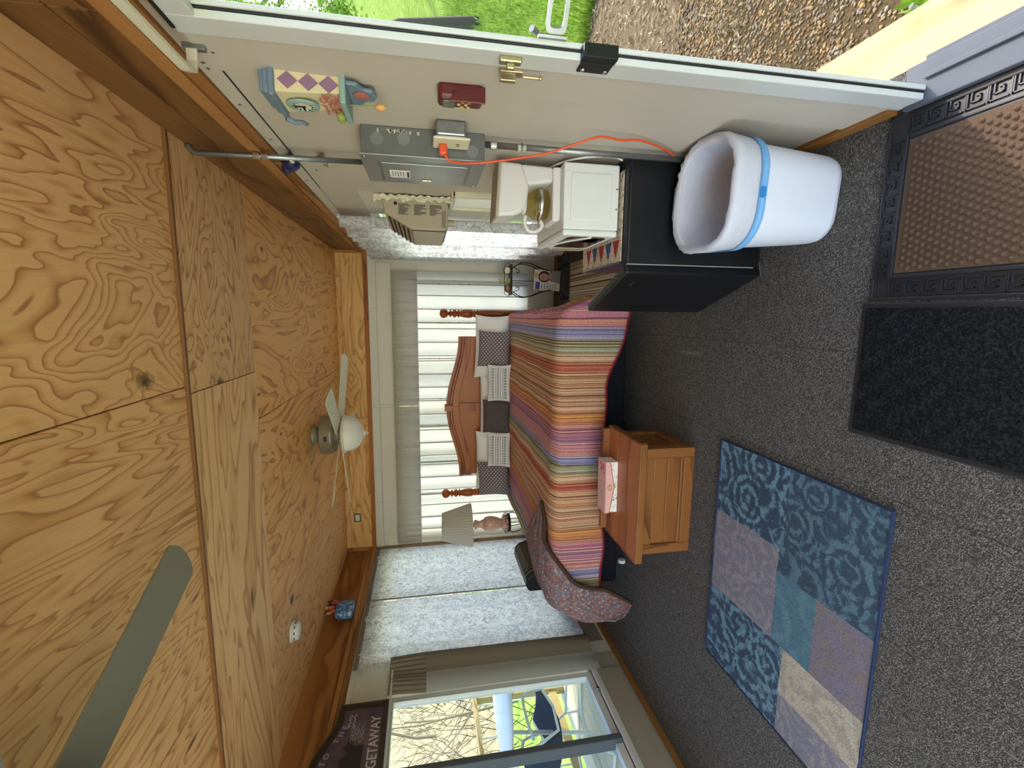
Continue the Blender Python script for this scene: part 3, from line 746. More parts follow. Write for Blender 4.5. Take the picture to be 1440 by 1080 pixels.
for i, (a, e) in enumerate(((-.215, -1.62), (-1.625, -3.17))):
    t_ = thing('valance', 'gathered grey valance across the ' + v_names[i], 'valance', ((a + e) / 2, -.11, 1.53), 0, 'gathered grey valances')
    w = a - e
    def fn(u, v, w=w, i=i):
        k = .018 * (math.sin(u * 74 + i) + .6 * math.sin(u * 151 + 2) ) * (.45 + .55 * (1 - v)) * (1 if v < .9 else .5)
        return (-w / 2 + w * u, -k * .6 - .012, .262 * v)
    MB().grid(fn, 190, 6).build('gathered_cloth', M['valance'], t_, smooth=True)
    MB().cyl((-w / 2, .01, .245), (w / 2, .01, .245), .012, n=8).build('rod', M['alum'], t_)

# floral curtains (right of the cooler, and the two on the left wall)
def curtain_y(y0, y1, z0, z1, amp, folds, seed, nv=10, nu=120, sgn=1):
    ph = random.Random(seed).uniform(0, 6)
    def fn(u, v):
        w = math.sin(u * folds * 2 * PI + ph) + .5 * math.sin(u * folds * 5.1 * PI + ph * 3) + .3 * math.sin(u * 3 * PI + v * 2)
        return (amp * .5 * w * sgn, y0 + (y1 - y0) * u, z0 + (z1 - z0) * v)
    return MB().grid(fn, nu, nv)
t_ = thing('floral_curtain', 'long floral curtain hanging on the right wall behind the coffee maker', 'curtain', (-.075, 0, .25), 0, 'floral curtains')
curtain_y(-2.02, -.045, 0, 1.73, .05, 7, 3, 10, 160).build('cloth', M['floral'], t_, smooth=True)
MB().cyl((.02, -2.0, 1.72), (.02, -.04, 1.72), .012, n=8).build('rod', M['alum'], t_)
for k, (a, e, lb) in enumerate(((-.09, -1.075, 'floral curtain on the left wall nearest the lamp, flat and backlit'), (-1.085, -1.92, 'floral curtain on the left wall beside the grey curtain'))):
    t_ = thing('floral_curtain', lb, 'curtain', (XL + .055, 0, .2), 0, 'floral curtains')
    curtain_y(e, a, .02, 1.80, .016, 2.2, 5 + k, 10, 70).build('cloth', M['floral'], t_, smooth=True)
    MB().grid(lambda u, v: (.004, e + (a - e) * u, -.11 + .13 * v), 40, 1).build('bottom_hem', M['hem'], t_, solid=.004)
    MB().grid(lambda u, v: (.006, e + (a - e) * u, 1.785 + .035 * v), 40, 1).build('top_hem', M['hem'], t_, solid=.006)
    MB().box(.008, .014, a - .001, a + .010, -.1, 1.80).build('side_seam', M['hem'], t_)
# taupe curtain in front of the clear window
t_ = thing('grey_curtain', 'plain taupe curtain gathered at the edge of the clear left window', 'curtain', (XL + .07, -2.0, .22), 0)
def gc(u, v):
    y = .14 - .34 * u; x = .012 * math.sin(u * 9 + v) + .02 * math.sin(u * 3.5 + 1)
    if v > .83: x += .006 * math.sin(u * 60)
    return (x, y * (1 if v < .83 else 1 - .15 * (v - .83) / .17), 1.53 * v)
bb = MB(); 
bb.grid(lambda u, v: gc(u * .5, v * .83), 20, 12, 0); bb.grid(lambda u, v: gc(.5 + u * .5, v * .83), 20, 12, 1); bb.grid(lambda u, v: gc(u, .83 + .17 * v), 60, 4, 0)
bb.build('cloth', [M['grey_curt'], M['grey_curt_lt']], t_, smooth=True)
MB().cyl((.0, .15, 1.51), (.0, -.9, 1.51), .008, n=8).build('rod', M['alum'], t_)

# white curved curtain rod above the doorway
t_ = thing('curtain_rod', 'white flat curtain rod with curved return above the open doorway', 'curtain rod', (0, -3.79, 2.0))
pts = [(-.005, 0, .0), (-.05, -.004, -.002), (-.078, -.02, -.004), (-.086, -.05, -.004), (-.086, -.2, -.003), (-.086, -1.0, 0)]
b = MB(); pv = []
for i, p in enumerate(pts):
    q0 = pts[max(0, i-1)]; q1 = pts[min(len(pts)-1, i+1)]; d = (Vector(q1) - Vector(q0)).normalized(); nrm = Vector((-d.y, d.x, 0)) * .004
    for sx_, sz in ((1, -1), (1, 1), (-1, 1), (-1, -1)): pv.append(Vector(p) + nrm * sx_ + Vector((0, 0, .012 * sz)))
ff = []
for i in range(len(pts) - 1):
    for k in range(4): ff.append((i*4+k, i*4+(k+1) % 4, (i+1)*4+(k+1) % 4, (i+1)*4+k))
ff += [(0, 1, 2, 3), tuple(len(pts)*4 - 1 - k for k in range(4))]
b.add(pv, ff).build('rod', M['fanwhite'], t_)
MB().box(-.022, -.006, -.006, .012, -.03, .02).build('bracket', M['steel'], t_, bevel=.002)

# ------------------------------------------------------------------ ceiling things
def ceiling_fan(loc, label, ang0, blade_mat, tilt, sub=True):
    t_ = thing('ceiling_fan', label, 'ceiling fan', loc, 0, 'ceiling fans')
    MB().lathe([(.080, 0), (.083, -.012), (.07, -.022), (.068, -.035), (.06, -.045), (.045, -.05), (.04, -.062)], 28).build('canopy', M['fanbrass'], t_, smooth=True)
    mo = MB().lathe([(.03, -.060), (.13, -.062), (.152, -.070), (.158, -.085), (.156, -.095), (.158, -.10), (.152, -.15), (.154, -.156), (.140, -.17), (.105, -.178), (.095, -.20), (.09, -.215)], 36).build('motor_housing', M['fanbrass'], t_, smooth=True)
    MB().prism(rrect(.020, .011, .006, 3), lambda a, e, h: (a, -h, e - .122), .155, .160).build('badge', M['blk'], mo)
    for k in range(5):
        a = ang0 + k * PI * .4
        Mx = Matrix.Rotation(a, 4, 'Z') @ Matrix.Rotation(math.radians(2.5), 4, 'Y') @ Matrix.Rotation(tilt, 4, 'X')
        pl = []
        r0, r1 = .12, .66; w0, w1 = .058, .066
        for i in range(9): tt = -PI / 2 + PI * i / 8; pl.append((r1 - .03 + .03 * math.cos(tt), w1 * math.sin(tt)))
        pl = [(r0, -w0)] + pl + [(r0, w0)]
        bl = MB().prism(pl, lambda p, q, h: Mx @ Vector((p, q, h)), -.003, .003).build('blade', blade_mat, t_); bl.location = (0, 0, -.205)
        MB().prism([(.07, -.012), (.15, -.02), (.21, -.035), (.23, 0), (.21, .035), (.15, .02), (.07, .012)], lambda p, q, h: Mx @ Vector((p, q, h)), .003, .008).build('blade_iron', M['fanbrass'], bl)
    MB().lathe([(.09, -.215), (.11, -.222), (.14, -.228), (.158, -.238), (.158, -.246), (.15, -.25)], 36).build('light_collar', M['fanwhite'], t_, smooth=True)
    gl = MB().lathe([(.15, -.248), (.142, -.262), (.138, -.285), (.128, -.315), (.108, -.345), (.075, -.37), (.04, -.384), (.024, -.388)], 36).build('glass_bowl', M['bowl'], t_, smooth=True)
    MB().lathe([(.024, -.384), (.030, -.392), (.026, -.400), (.014, -.408), (.007, -.418), (.004, -.428), (.0001, -.432)], 16).build('finial', M['fanwhite'], gl, smooth=True)
    return t_
ceiling_fan((-1.61, -1.29, H), 'ceiling fan with frosted glass bowl over the foot of the bed', math.radians(20), M['fanwhite'], math.radians(-12))
ceiling_fan((-1.62, -4.38, H), 'ceiling fan whose single grey-green blade reaches in at the ceiling, nearest the viewer', math.radians(61), M['fanblade'], math.radians(-8))
t_ = thing('smoke_detector', 'round white smoke detector on the plywood ceiling', 'smoke detector', (-2.72, -2.13, H))
MB().lathe([(.068, 0), (.07, -.008), (.066, -.012)], 30).build('base', M['det'], t_, smooth=True)
bo = MB().lathe([(.056, -.011), (.058, -.03), (.05, -.046), (.03, -.05), (.0001, -.051)], 30).build('cover', M['det'], t_, smooth=True)
vs2 = MB()
for k in range(10): a = 2 * PI * k / 10; vs2.box(.054, .060, -.008, .008, -.030, -.024, M=Matrix.Rotation(a, 4, 'Z'))
vs2.build('vent_slot', M['blk'], bo)
# outlet plate on the back band
t_ = thing('outlet_plate', 'small ivory outlet plate set in the golden board above the back window', 'outlet', (-2.885, -.014, 2.225))
MB().box(-.05, .05, -.008, 0, -.038, .038).build('plate', M['grey_metal'], t_, bevel=.003)
MB().box(-.034, .034, -.012, -.008, -.022, .022).build('socket', M['ivory'], t_, bevel=.003)

# ------------------------------------------------------------------ bed
bed = thing('king_bed', 'king bed with turned wooden posts and a black base', 'bed', (-1.645, 0, 0))
def post_profile():
    return [(.036, 0), (.036, .02), (.038, .60), (.038, .885), (.030, .89), (.040, .90), (.040, .912), (.028, .92), (.040, .93), (.040, .942), (.030, .95), (.042, .965), (.046, 1.0), (.042, 1.05),
            (.032, 1.085), (.028, 1.095), (.043, 1.102), (.043, 1.112), (.026, 1.12), (.026, 1.125), (.040, 1.135), (.044, 1.148), (.038, 1.162), (.024, 1.17), (.023, 1.177), (.038, 1.188), (.042, 1.195), (.022, 1.206), (.020, 1.215), (.034, 1.222), (.046, 1.24), (.050, 1.26), (.046, 1.28), (.030, 1.298), (.0001, 1.306)]
for sx_ in (1, -1):
    po = MB().lathe(post_profile(), 24).build('bedpost', M['postwood'], bed, smooth=True); po.location = (sx_ * .99 + .015, -.135, 0)
hx = lambda u: u * .765
def top_z(u):   # arched cyma silhouette of the headboard
    a = abs(u)
    return 1.245 - .135 * (.5 - .5 * math.cos(PI * min(1, a / .97))) 
NU = 48
poly = [(hx(-1 + 2 * i / NU), top_z(-1 + 2 * i / NU)) for i in range(NU + 1)]
low = [(hx(1 - 2 * i / NU), top_z(1 - 2 * i / NU) - .20) for i in range(NU + 1)]
def hb(off0, off1, y0, y1, name, parent, wx=1.0):
    b = MB(); n = NU + 1
    up = [(hx(-1 + 2 * i / NU) * wx, top_z(-1 + 2 * i / NU) + off0) for i in range(n)]
    lo = [(hx(-1 + 2 * i / NU) * wx, top_z(-1 + 2 * i / NU) + off1) for i in range(n)]
    v = [(x, y0, z) for x, z in up] + [(x, y0, z) for x, z in lo] + [(x, y1, z) for x, z in up] + [(x, y1, z) for x, z in lo]
    ff = []
    for i in range(n - 1):
        ff += [(i, n+i, n+i+1, i+1), (2*n+i, 2*n+i+1, 3*n+i+1, 3*n+i), (i, i+1, 2*n+i+1, 2*n+i), (n+i, 3*n+i, 3*n+i+1, n+i+1)]
    ff += [(0, 2*n, 3*n, n), (n-1, 2*n-1, 4*n-1, 3*n-1)]
    return b.add(v, ff).build(name, M['bedwood'], parent, bevel=.004)
head = hb(-.012, -.55, -.128, -.105, 'headboard_panel', bed)
hb(.0, -.030, -.185, -.10, 'crown_moulding', head)
hb(-.038, -.056, -.168, -.10, 'crown_moulding', head)
hb(-.064, -.135, -.155, -.095, 'arched_rail', head)
MB().box(-.032, .032, -.195, -.095, 1.175, 1.262).build('keystone', M['bedwood'], head, bevel=.005)
MB().box(-.045, .045, -.15, -.10, .75, 1.102).build('centre_stile', M['bedwood'], head, bevel=.003)
MB().box(-.97, .97, -.145, -.10, .45, .62).build('lower_rail', M['bedwood'], head, bevel=.003)
for sx_ in (-1, 1): MB().box(sx_ * .765, sx_ * .96, -.14, -.105, .45, .90).build('side_panel', M['bedwood'], head, bevel=.003)
MB().box(-.955, .955, -2.12, -.19, .09, .335).build('box_base', M['box_black'], bed, bevel=.02)
MB().box(-.955, .955, -2.12, -.19, .34, .585).build('mattress', M['pillow_w'], bed, bevel=.05, seg=3)
for x, y in ((-.83, -2.06), (.86, -1.85), (-.80, -.4), (.80, -.4)):
    lg = MB().cyl((0, 0, .06), (0, 0, .092), .008, n=8).build('leg', M['chrome'], bed); lg.location = (x, y, 0)
    MB().cyl((-.012, 0, .028), (.012, 0, .028), .027, n=18).build('caster_wheel', M['wht'], lg, smooth=False, bevel=.004)

# quilt draped over the bed (cloth coordinates folded over the edges)
BW, BL = .965, 1.86; Y0 = -.30; ZT = .60
DR, DL, DF = .36, .34, .375
NA, NB = 110, 84
def quilt_pt(a, b_, lift=0):
    # a: across, + right (room +X), b_: along, 0 at pillows
    da = max(0, abs(a) - BW); sgn = 1 if a > 0 else -1
    db = max(0, b_ - BL)
    r = .055
    def fold(d):   # outward, down
        if d < r * PI / 2: t = d / r; return r * math.sin(t), r * (1 - math.cos(t))
        return r, r + (d - r * PI / 2)
    ox, zx = fold(da); oy, zy = fold(db)
    x = sgn * (min(abs(a), BW) - .02 + ox); y = -(min(b_, BL) + oy - .02)
    z = -max(zx, zy) - .38 * min(zx, zy)
    mn = min(da, db)
    if mn > 0:      # corner flare
        x += sgn * mn * .40; y -= mn * .30
    if sgn > 0 and da > 0: x += da * (.12 + .40 * max(0, (b_ - 1.2) / .8))
    if sgn > 0 and db > 0: z -= .30 * db * max(0, (a - .55) / .42)
    if da > .02: x += sgn * (.018 * math.sin(b_ * 9) + .012 * math.sin(b_ * 21 + 1)) * min(1, da / .25)
    if db > .02: y -= (.012 * math.sin(a * 7 + 1) + .008 * math.sin(a * 17)) * min(1, db / .25)
    z += .012 * math.sin(a * 4.1 + 1) * math.sin(b_ * 3.3) + .006 * math.sin(a * 13) * math.sin(b_ * 11 + 2)
    if da == 0 and db == 0: z += .012 * (1 - (a / BW) ** 2)
    return Vector((x, Y0 + y, ZT + z + lift))
A0, A1, B1 = -(BW + DL), BW + DR, BL + DF
def qf(u, v): return quilt_pt(A0 + (A1 - A0) * u, B1 * v)
def quv(u, v):
    a = A0 + (A1 - A0) * u
    return ((BW - a + .015) / .868 , B1 * v)
q_ = thing('striped_quilt', 'multicolour striped quilt draped over the king bed', 'quilt', (-1.645, 0, 0))
MB().grid(qf, NA, NB, 0, quv).build('cloth', M['quilt'], q_, smooth=True, solid=.012)
pts = [qf(0, j / 40) for j in range(41)] + [qf(i / 60, 1) for i in range(1, 61)] + [qf(1, 1 - j / 40) for j in range(1, 41)]
MB().tube(pts, .010, 6).build('binding', M['red_bind'], q_, smooth=True)

# ------------------------------------------------------------------ pillows
def cushion(name, label, mat, loc, w, h, th, rx, rz=0, group=None, ears=.06, ry=0, n=22):
    def fn(sgn):
        def f_(u, v):
            a = 2 * u - 1; c_ = 2 * v - 1
            k = max(0, (1 - abs(a) ** 2.6)) ** .55 * max(0, (1 - abs(c_) ** 2.6)) ** .55
            pin = 1 - ears * (1 - abs(c_) ** 2) * abs(a) ** 3; pin2 = 1 - ears * (1 - abs(a) ** 2) * abs(c_) ** 3
            wr = .006 * math.sin(a * 7 + c_ * 4) * k
            return (a * w / 2 * pin, sgn * (th / 2 * k + wr), c_ * h / 2 * pin2 + h / 2)
        return f_
    b = MB(); uvf = lambda u, v: (u, v)
    b.grid(fn(-1), n, n, 0, uvf); b.grid(lambda u, v: fn(1)(1 - u, v), n, n, 0, uvf)
    o = b.build(name, mat, None, smooth=True)
    o.location = loc; o.rotation_euler = (rx, ry, rz)
    return tag(o, label, 'pillow', group)
cushion('pillow', 'white pillow behind the grey dotted cushion nearest the right bedpost', M['pillow_w'], (-.985, -.335, .60), .66, .36, .16, -.28, .03, 'white bed pillows', ry=.03)
cushion('pillow', 'white pillow lying at the middle of the bed behind the brown cushion', M['pillow_w'], (-1.64, -.33, .60), .72, .30, .14, -.3, 0, 'white bed pillows', ears=.02)
cushion('pillow', 'white pillow propped behind the grey dotted cushion nearest the lamp', M['pillow_w'], (-2.22, -.335, .60), .66, .35, .16, -.28, -.02, 'white bed pillows')
cushion('dotted_cushion', 'grey dotted square cushion on the right end of the bed', M['dotted'], (-1.005, -.475, .612), .37, .33, .12, -.3, 0, 'dotted grey cushions', ry=.05)
cushion('dotted_cushion', 'grey dotted square cushion on the left end of the bed', M['dotted'], (-2.36, -.475, .612), .37, .33, .12, -.3, 0, 'dotted grey cushions', ry=-.06)
cushion('embroidered_cushion', 'white oblong cushion with black embroidery between dotted right cushion and brown one', M['embroid'], (-1.335, -.545, .612), .38, .235, .10, -.3, 0, 'embroidered white cushions')
cushion('embroidered_cushion', 'white oblong cushion with black embroidery between brown cushion and dotted left one', M['embroid'], (-2.03, -.545, .612), .37, .235, .10, -.3, 0, 'embroidered white cushions')
cushion('brown_cushion', 'dark brown nubby square cushion in the middle of the bed', M['brown_knit'], (-1.685, -.52, .612), .35, .285, .12, -.3, 0, None, ears=.04)

# ------------------------------------------------------------------ knitted throw over the front left corner
def cat(P_, t):
    n = len(P_) - 1; x = min(max(t, 0), 1) * n; i = min(int(x), n - 1); q = x - i
    g_ = lambda k: P_[min(max(k, 0), n)]
    p0, p1, p2, p3 = g_(i-1), g_(i), g_(i+1), g_(i+2)
    return .5 * ((2*p1) + (p2-p0)*q + (2*p0-5*p1+4*p2-p3)*q*q + (3*p1-p0-3*p2+p3)*q**3)
inner = [(-2.00, -1.96, .640), (-2.106, -2.07, .640), (-2.218, -2.10, .640), (-2.30, -2.185, .620), (-2.423, -2.235, .541), (-2.495, -2.25, .462), (-2.544, -2.255, .343), (-2.567, -2.26, .223), (-2.675, -2.27, .035)]
middle = [(-2.02, -1.95, .645), (-2.27, -1.82, .650), (-2.40, -1.87, .655), (-2.52, -1.98, .650), (-2.60, -2.13, .625), (-2.68, -2.22, .56), (-2.715, -2.30, .42), (-2.725, -2.33, .29), (-2.72, -2.335, .10)]
outer = [(-2.04, -1.94, .640), (-2.401, -1.56, .642), (-2.54, -1.60, .640), (-2.655, -1.70, .615), (-2.70, -1.93, .600), (-2.725, -2.04, .56), (-2.735, -2.20, .465), (-2.735, -2.30, .345), (-2.735, -2.36, .185)]
INN = [Vector(p) for p in inner]; MID = [Vector(p) for p in middle]; OUT = [Vector(p) for p in outer]
def thr(u, v):
    a, b_, c_ = cat(INN, v), cat(MID, v), cat(OUT, v)
    # quadratic through the three edges
    p = a * ((1 - u) * (1 - 2 * u)) + b_ * (4 * u * (1 - u)) + c_ * (u * (2 * u - 1))
    k = .010 * math.sin(u * 11 + v * 9) + .006 * math.sin(u * 23 - v * 17)
    return p + Vector((-.3, -.4, .7)).normalized() * k * min(1, v * 6)
tw = thing('knitted_throw', 'speckled multicolour knitted throw over the front left corner of the bed', 'throw', (0, 0, 0))
MB().grid(thr, 30, 70, 0, lambda u, v: (u, v * 3.0)).build('cloth', M['knit'], tw, smooth=True, solid=.014)
MB().tube([thr(0, j / 50) + Vector((0, -.006, -.004)) for j in range(51)], .015, 6).build('rolled_edge', M['knit_dark'], tw, smooth=True)
MB().tube([thr(1, j / 50) + Vector((0, 0, -.004)) for j in range(51)], .009, 6).build('rolled_edge', M['knit'], tw, smooth=True)

# ------------------------------------------------------------------ blanket chest and keepsake box
ch = thing('blanket_chest', 'honey pine blanket chest with plank front at the foot of the bed', 'chest', (-1.665, -2.87, 0))
def cb(name, x0, x1, y0, y1, z0, z1, mat, bev=.004, parent=None): return MB().box(x0, x1, y0, y1, z0, z1).build(name, mat, parent or ch, bevel=bev)
wd, dp, hh = .305, .40, .30
body = cb('body', -wd + .012, wd - .012, .014, dp - .01, .015, hh - .01, M['chest'], .002)
cb('stile', -wd, -wd + .055, 0, .03, .0, hh, M['chest_v']); cb('stile', wd - .055, wd, 0, .03, .0, hh, M['chest_v'])
cb('bottom_rail', -wd + .055, wd - .055, .0, .028, .0, .06, M['chest']); cb('top_rail', -wd + .055, wd - .055, .002, .028, .235, hh, M['chest'])
cb('moulding', -wd + .055, wd - .055, .004, .022, .060, .078, M['chest'], .005)
for k in range(2): cb('plank', -wd + .057, wd - .057, .009, .022, .080 + k * .078, .155 + k * .078, M['chest'], .004)
for sx_ in (1, -1):
    cb('side_stile', sx_ * (wd - .02), sx_ * wd, .031, .075, 0, hh, M['chest_v']); cb('side_stile', sx_ * (wd - .02), sx_ * wd, dp - .05, dp, 0, hh, M['chest_v'])
    cb('side_rail', sx_ * (wd - .02), sx_ * wd, .075, dp - .05, 0, .06, M['chest']); cb('side_rail', sx_ * (wd - .02), sx_ * wd, .075, dp - .05, .24, hh, M['chest'])
lid = MB().box(-wd - .028, wd + .028, -.022, dp + .012, .302, .316).build('lid', M['chest_top'], ch, bevel=.003)
for k in range(3): cb('lid_plank', -wd - .030, wd + .030, -.024 + k * .146, .120 + k * .146, .316, .338, M['chest_top'], .0035, lid)
cb('lid_edge', -wd - .036, wd + .036, -.034, -.024, .298, .340, M['chest'], .004, lid)
cb('lid_edge', wd + .029, wd + .040, -.024, dp + .012, .298, .340, M['chest'], .004, lid); cb('lid_edge', -wd - .040, -wd - .029, -.024, dp + .012, .298, .340, M['chest'], .004, lid)
cb('back_rail', -wd - .02, wd + .02, dp - .005, dp + .03, .316, .375, M['chest'], .004, lid)

kb = thing('keepsake_box', 'pink keepsake box with floral sides on the chest lid', 'box', (-1.665, -2.565, .338), .03)
bx_w, bx_d, bx_h = .155, .058, .075
MB().box(-bx_w, bx_w, -bx_d, bx_d, 0, bx_h).build('body', M['boxfloral'], kb, bevel=.003)
lidb = MB().prism([(-bx_w - .002, bx_h + .003), (bx_w + .002, bx_h + .003), (bx_w + .002, .05), (.0, .022), (-bx_w - .002, .05)], lambda a, e, h: (a, -h, e), bx_d, bx_d + .003).box(-bx_w - .002, bx_w + .002, -bx_d - .003, bx_d, bx_h, bx_h + .004).build('flap_lid', M['pinkcard'], kb)
MB().tube([(-bx_w, -bx_d - .004, .05), (0, -bx_d - .004, .022), (bx_w, -bx_d - .004, .05)], .0022, 6).build('gold_edge', M['gold'], lidb)
ro = MB()
for k in range(2): ro.tube([(.0 + (.016 - .006 * k) * math.cos(2*PI*i/20), -bx_d - .0045, .05 + (.016 - .006*k) * math.sin(2*PI*i/20)) for i in range(20)], .0012, 5, closed=True)
ro.build('emblem', M['gold'], lidb)
rs = MB()
for x, y, r in ((.12, -.02, .02), (.10, .01, .014), (.135, .015, .012), (.085, -.03, .011)): rs.lathe([(r, 0), (r * .6, .001), (.0001, .0015)], 10, (x, y, bx_h + .004))
rs.build('rose_print', M['fl_pink'], lidb)
# ------------------------------------------------------------------ fridge, runner, microwave, coffee maker
fr = thing('mini_fridge', 'black mini fridge with its door ajar against the right wall', 'fridge', (-.43, -3.28, 0))
MB().box(.0, .41, 0, .47, .02, .632).build('body', M['fridge'], fr, bevel=.006)
MB().box(-.004, .412, -.003, .473, .632, .643).build('top_panel', M['black_plastic'], fr, bevel=.003)
for x in (.04, .37):
    for y in (.04, .43): MB().cyl((x, y, 0), (x, y, .022), .015, n=10).build('foot', M['black_plastic'], fr)
dr = MB().box(-.045, -.004, .0, .475, .02, .64).build('door', M['fridge'], fr, bevel=.008); dr.rotation_euler = (0, 0, math.radians(19)); dr.location = (0, .0, 0)
MB().box(-.006, .004, .012, .463, .035, .628).build('gasket', M['wht'], dr, bevel=.003)
MB().box(-.047, -.044, .09, .125, .565, .570).build('badge', M['chrome'], dr)
MB().box(-.045, .02, -.004, .01, .640, .648).build('hinge_cover', M['black_plastic'], dr, bevel=.002)
MB().box(-.045, .02, -.004, .01, .006, .02).build('lower_hinge', M['chrome'], dr, bevel=.002)

rn = thing('pennant_runner', 'cream table runner printed with red and blue pennants on the fridge', 'table runner', (-.36, -3.25, .643))
def runner(u, v):
    x = .30 - .37 * u; z = .004
    if x < -.058: z = .004 - (-.058 - x) * .6
    return (x, .0 + .48 * v, z)
MB().grid(runner, 24, 6).build('cloth', M['penn'], rn, solid=.003)
for k, col in enumerate(('red_c', 'blue_c', 'red_c', 'blue_c', 'red_c')):
    y = .05 + k * .085
    MB().add([(.03, y - .035, .0065), (.03, y + .04, .0065), (-.048, y + .002, .0065)], [(0, 2, 1)]).build('pennant', M[col], rn)
MB().tube([(-.066, .0, .003), (-.066, .48, .003)], .005, 6).build('navy_edge', M['navy'], rn)

mw = thing('microwave', 'white microwave on the black fridge', 'microwave', (-.17, -3.225, .648))
MB().box(-.125, .135, 0, .46, .008, .245).build('cabinet', M['appl'], mw, bevel=.006)
MB().prism(rrect(.092, .088, .012), lambda a, e, h: (a + .004, -h, e + .128), -.001, .0035).build('side_emboss', M['appl'], mw, bevel=.003)
for z in (.04, .018): 
    for x in (-.09, .06): pass
sw = MB().sphere((-.04, -.001, .018), .004, 8, 5).sphere((.04, -.001, .018), .004, 8, 5).build('screw', M['grey_metal'], mw)
dm = MB().box(-.15, -.125, .003, .455, .008, .245).build('door', M['appl'], mw, bevel=.008)
MB().prism(rrect(.15, .085, .03), lambda a, e, h: (-.15 - h, a + .18, e + .125), .0, .003).build('door_window', M['dark_glass'], dm)
MB().box(-.153, -.15, .05, .16, .06, .12).build('painted_red_reflection', M['red_reflection'], dm)  # red reflection painted as a flat patch on the door glass
MB().tube([(-.152, .02 + .36 * i / 16, .04 + .17 * math.sin(PI * (.15 + .5 * i / 16))) for i in range(17)], .006, 6).build('curved_trim', M['appl'], dm)
MB().box(-.153, -.15, .36, .44, .03, .22).build('control_panel', M['beige_pl'], dm)
for x in (-.1, .1):
    for y in (.03, .43): MB().cyl((x, y, 0), (x, y, .01), .012, n=8).build('foot', M['black_plastic'], mw)

cm = thing('coffee_maker', 'white drip coffee maker on top of the microwave', 'coffee maker', (-.145, -3.10, .893), 0)
w_ = .082
def cmf(a, e, h): return (a, h - w_, e)      # profile in x,z seen from the camera; +a to the wall
MB().prism([(-.105, .0), (-.098, -.0), (.10, 0), (.10, .035), (-.112, .035), (-.115, .012)], cmf, .0, 2 * w_).build('warmer_base', M['coffee_w'], cm, bevel=.012, seg=3)
MB().prism([(.04, .033), (.10, .033), (.105, .17), (.02, .17), (.03, .10)], cmf, .004, 2 * w_ - .004).build('column', M['coffee_w'], cm, bevel=.012, seg=3)
MB().prism([(-.085, .165), (-.06, .145), (.02, .135), (.105, .165), (.110, .255), (-.105, .268), (-.10, .20)], cmf, -.003, 2 * w_ + .003).build('brew_head', M['coffee_w'], cm, bevel=.014, seg=3)
MB().prism([(.112, .253), (.115, .262), (-.108, .276), (-.108, .266)], cmf, -.005, 2 * w_ + .005).build('top_lid', M['beige_pl'], cm, bevel=.004)
ca = MB().lathe([(.052, .0), (.062, .008), (.066, .035), (.060, .065), (.044, .088), (.040, .1)], 26).build('carafe', M['carafe'], cm, smooth=True); ca.location = (-.035, 0, .037)
MB().lathe([(.067, .030), (.0675, .034), (.0675, .040), (.066, .044)], 26).build('carafe_band', M['chrome'], ca, smooth=True)
MB().lathe([(.042, .098), (.044, .106), (.03, .112), (.0001, .113)], 20).build('carafe_lid', M['coffee_w'], ca, smooth=True)
hpts = [(-.045, -.0, .095), (-.075, -.0, .098), (-.105, 0, .085), (-.112, 0, .06), (-.10, 0, .03), (-.08, 0, .022), (-.066, 0, .03)]
MB().tube([cat([Vector(p) for p in hpts], i / 24) for i in range(25)], .009, 8).build('carafe_handle', M['coffee_w'], ca, smooth=True)
ccrd = [(-.06, -3.02, .90), (-.035, -3.03, .905), (-.025, -3.10, .92), (-.02, -3.20, .86), (-.02, -3.26, .78), (-.02, -3.27, .70), (-.025, -3.255, .66)]
tag(MB().tube([cat([Vector(p) for p in ccrd], i / 40) for i in range(41)], .004, 6).build('power_cord', M['wht'], smooth=True), 'white power cord looping down the wall behind the microwave', 'cord')

# ------------------------------------------------------------------ bin
bn = thing('waste_bin', 'white plastic waste bin with a liner beside the fridge', 'waste bin', (-.215, -3.52, 0), math.radians(-4))
def rr_ring(wx, wy, r, z, dx=0, dy=0, n=6): return [(x + dx, y + dy, z) for x, y in rrect(wx, wy, r, n)]
def loft(b, rings, mi=0, cap0=True, cap1=False):
    n = len(rings[0]); v = [p for rg_ in rings for p in rg_]
    ff = [(i*n+k, i*n+(k+1) % n, (i+1)*n+(k+1) % n, (i+1)*n+k) for i in range(len(rings)-1) for k in range(n)]
    if cap0: ff.append(tuple(range(n-1, -1, -1)))
    if cap1: ff.append(tuple(range((len(rings)-1)*n, len(rings)*n)))
    return b.add(v, ff, mi)
bh = .455
rings = [rr_ring(.135, .115, .08, .0), rr_ring(.148, .128, .088, .008), rr_ring(.153, .135, .095, .03), rr_ring(.178, .168, .125, bh - .1), rr_ring(.186, .178, .132, bh - .02), rr_ring(.194, .188, .138, bh - .01), rr_ring(.194, .188, .138, bh), rr_ring(.176, .170, .125, bh), rr_ring(.170, .163, .12, bh - .1), rr_ring(.140, .122, .085, .02)]
b = MB(); loft(b, rings); b.f.append(tuple(range(9 * len(rings[0]), 10 * len(rings[0])))); b.m.append(0)
bd = b.build('bin_body', M['bin'], bn, smooth=True)
rnd = random.Random(4)
def wob(ring, a): return [(x * (1 + rnd.uniform(-a, a)), y * (1 + rnd.uniform(-a, a)), z + rnd.uniform(-a, a) * .3) for x, y, z in ring]
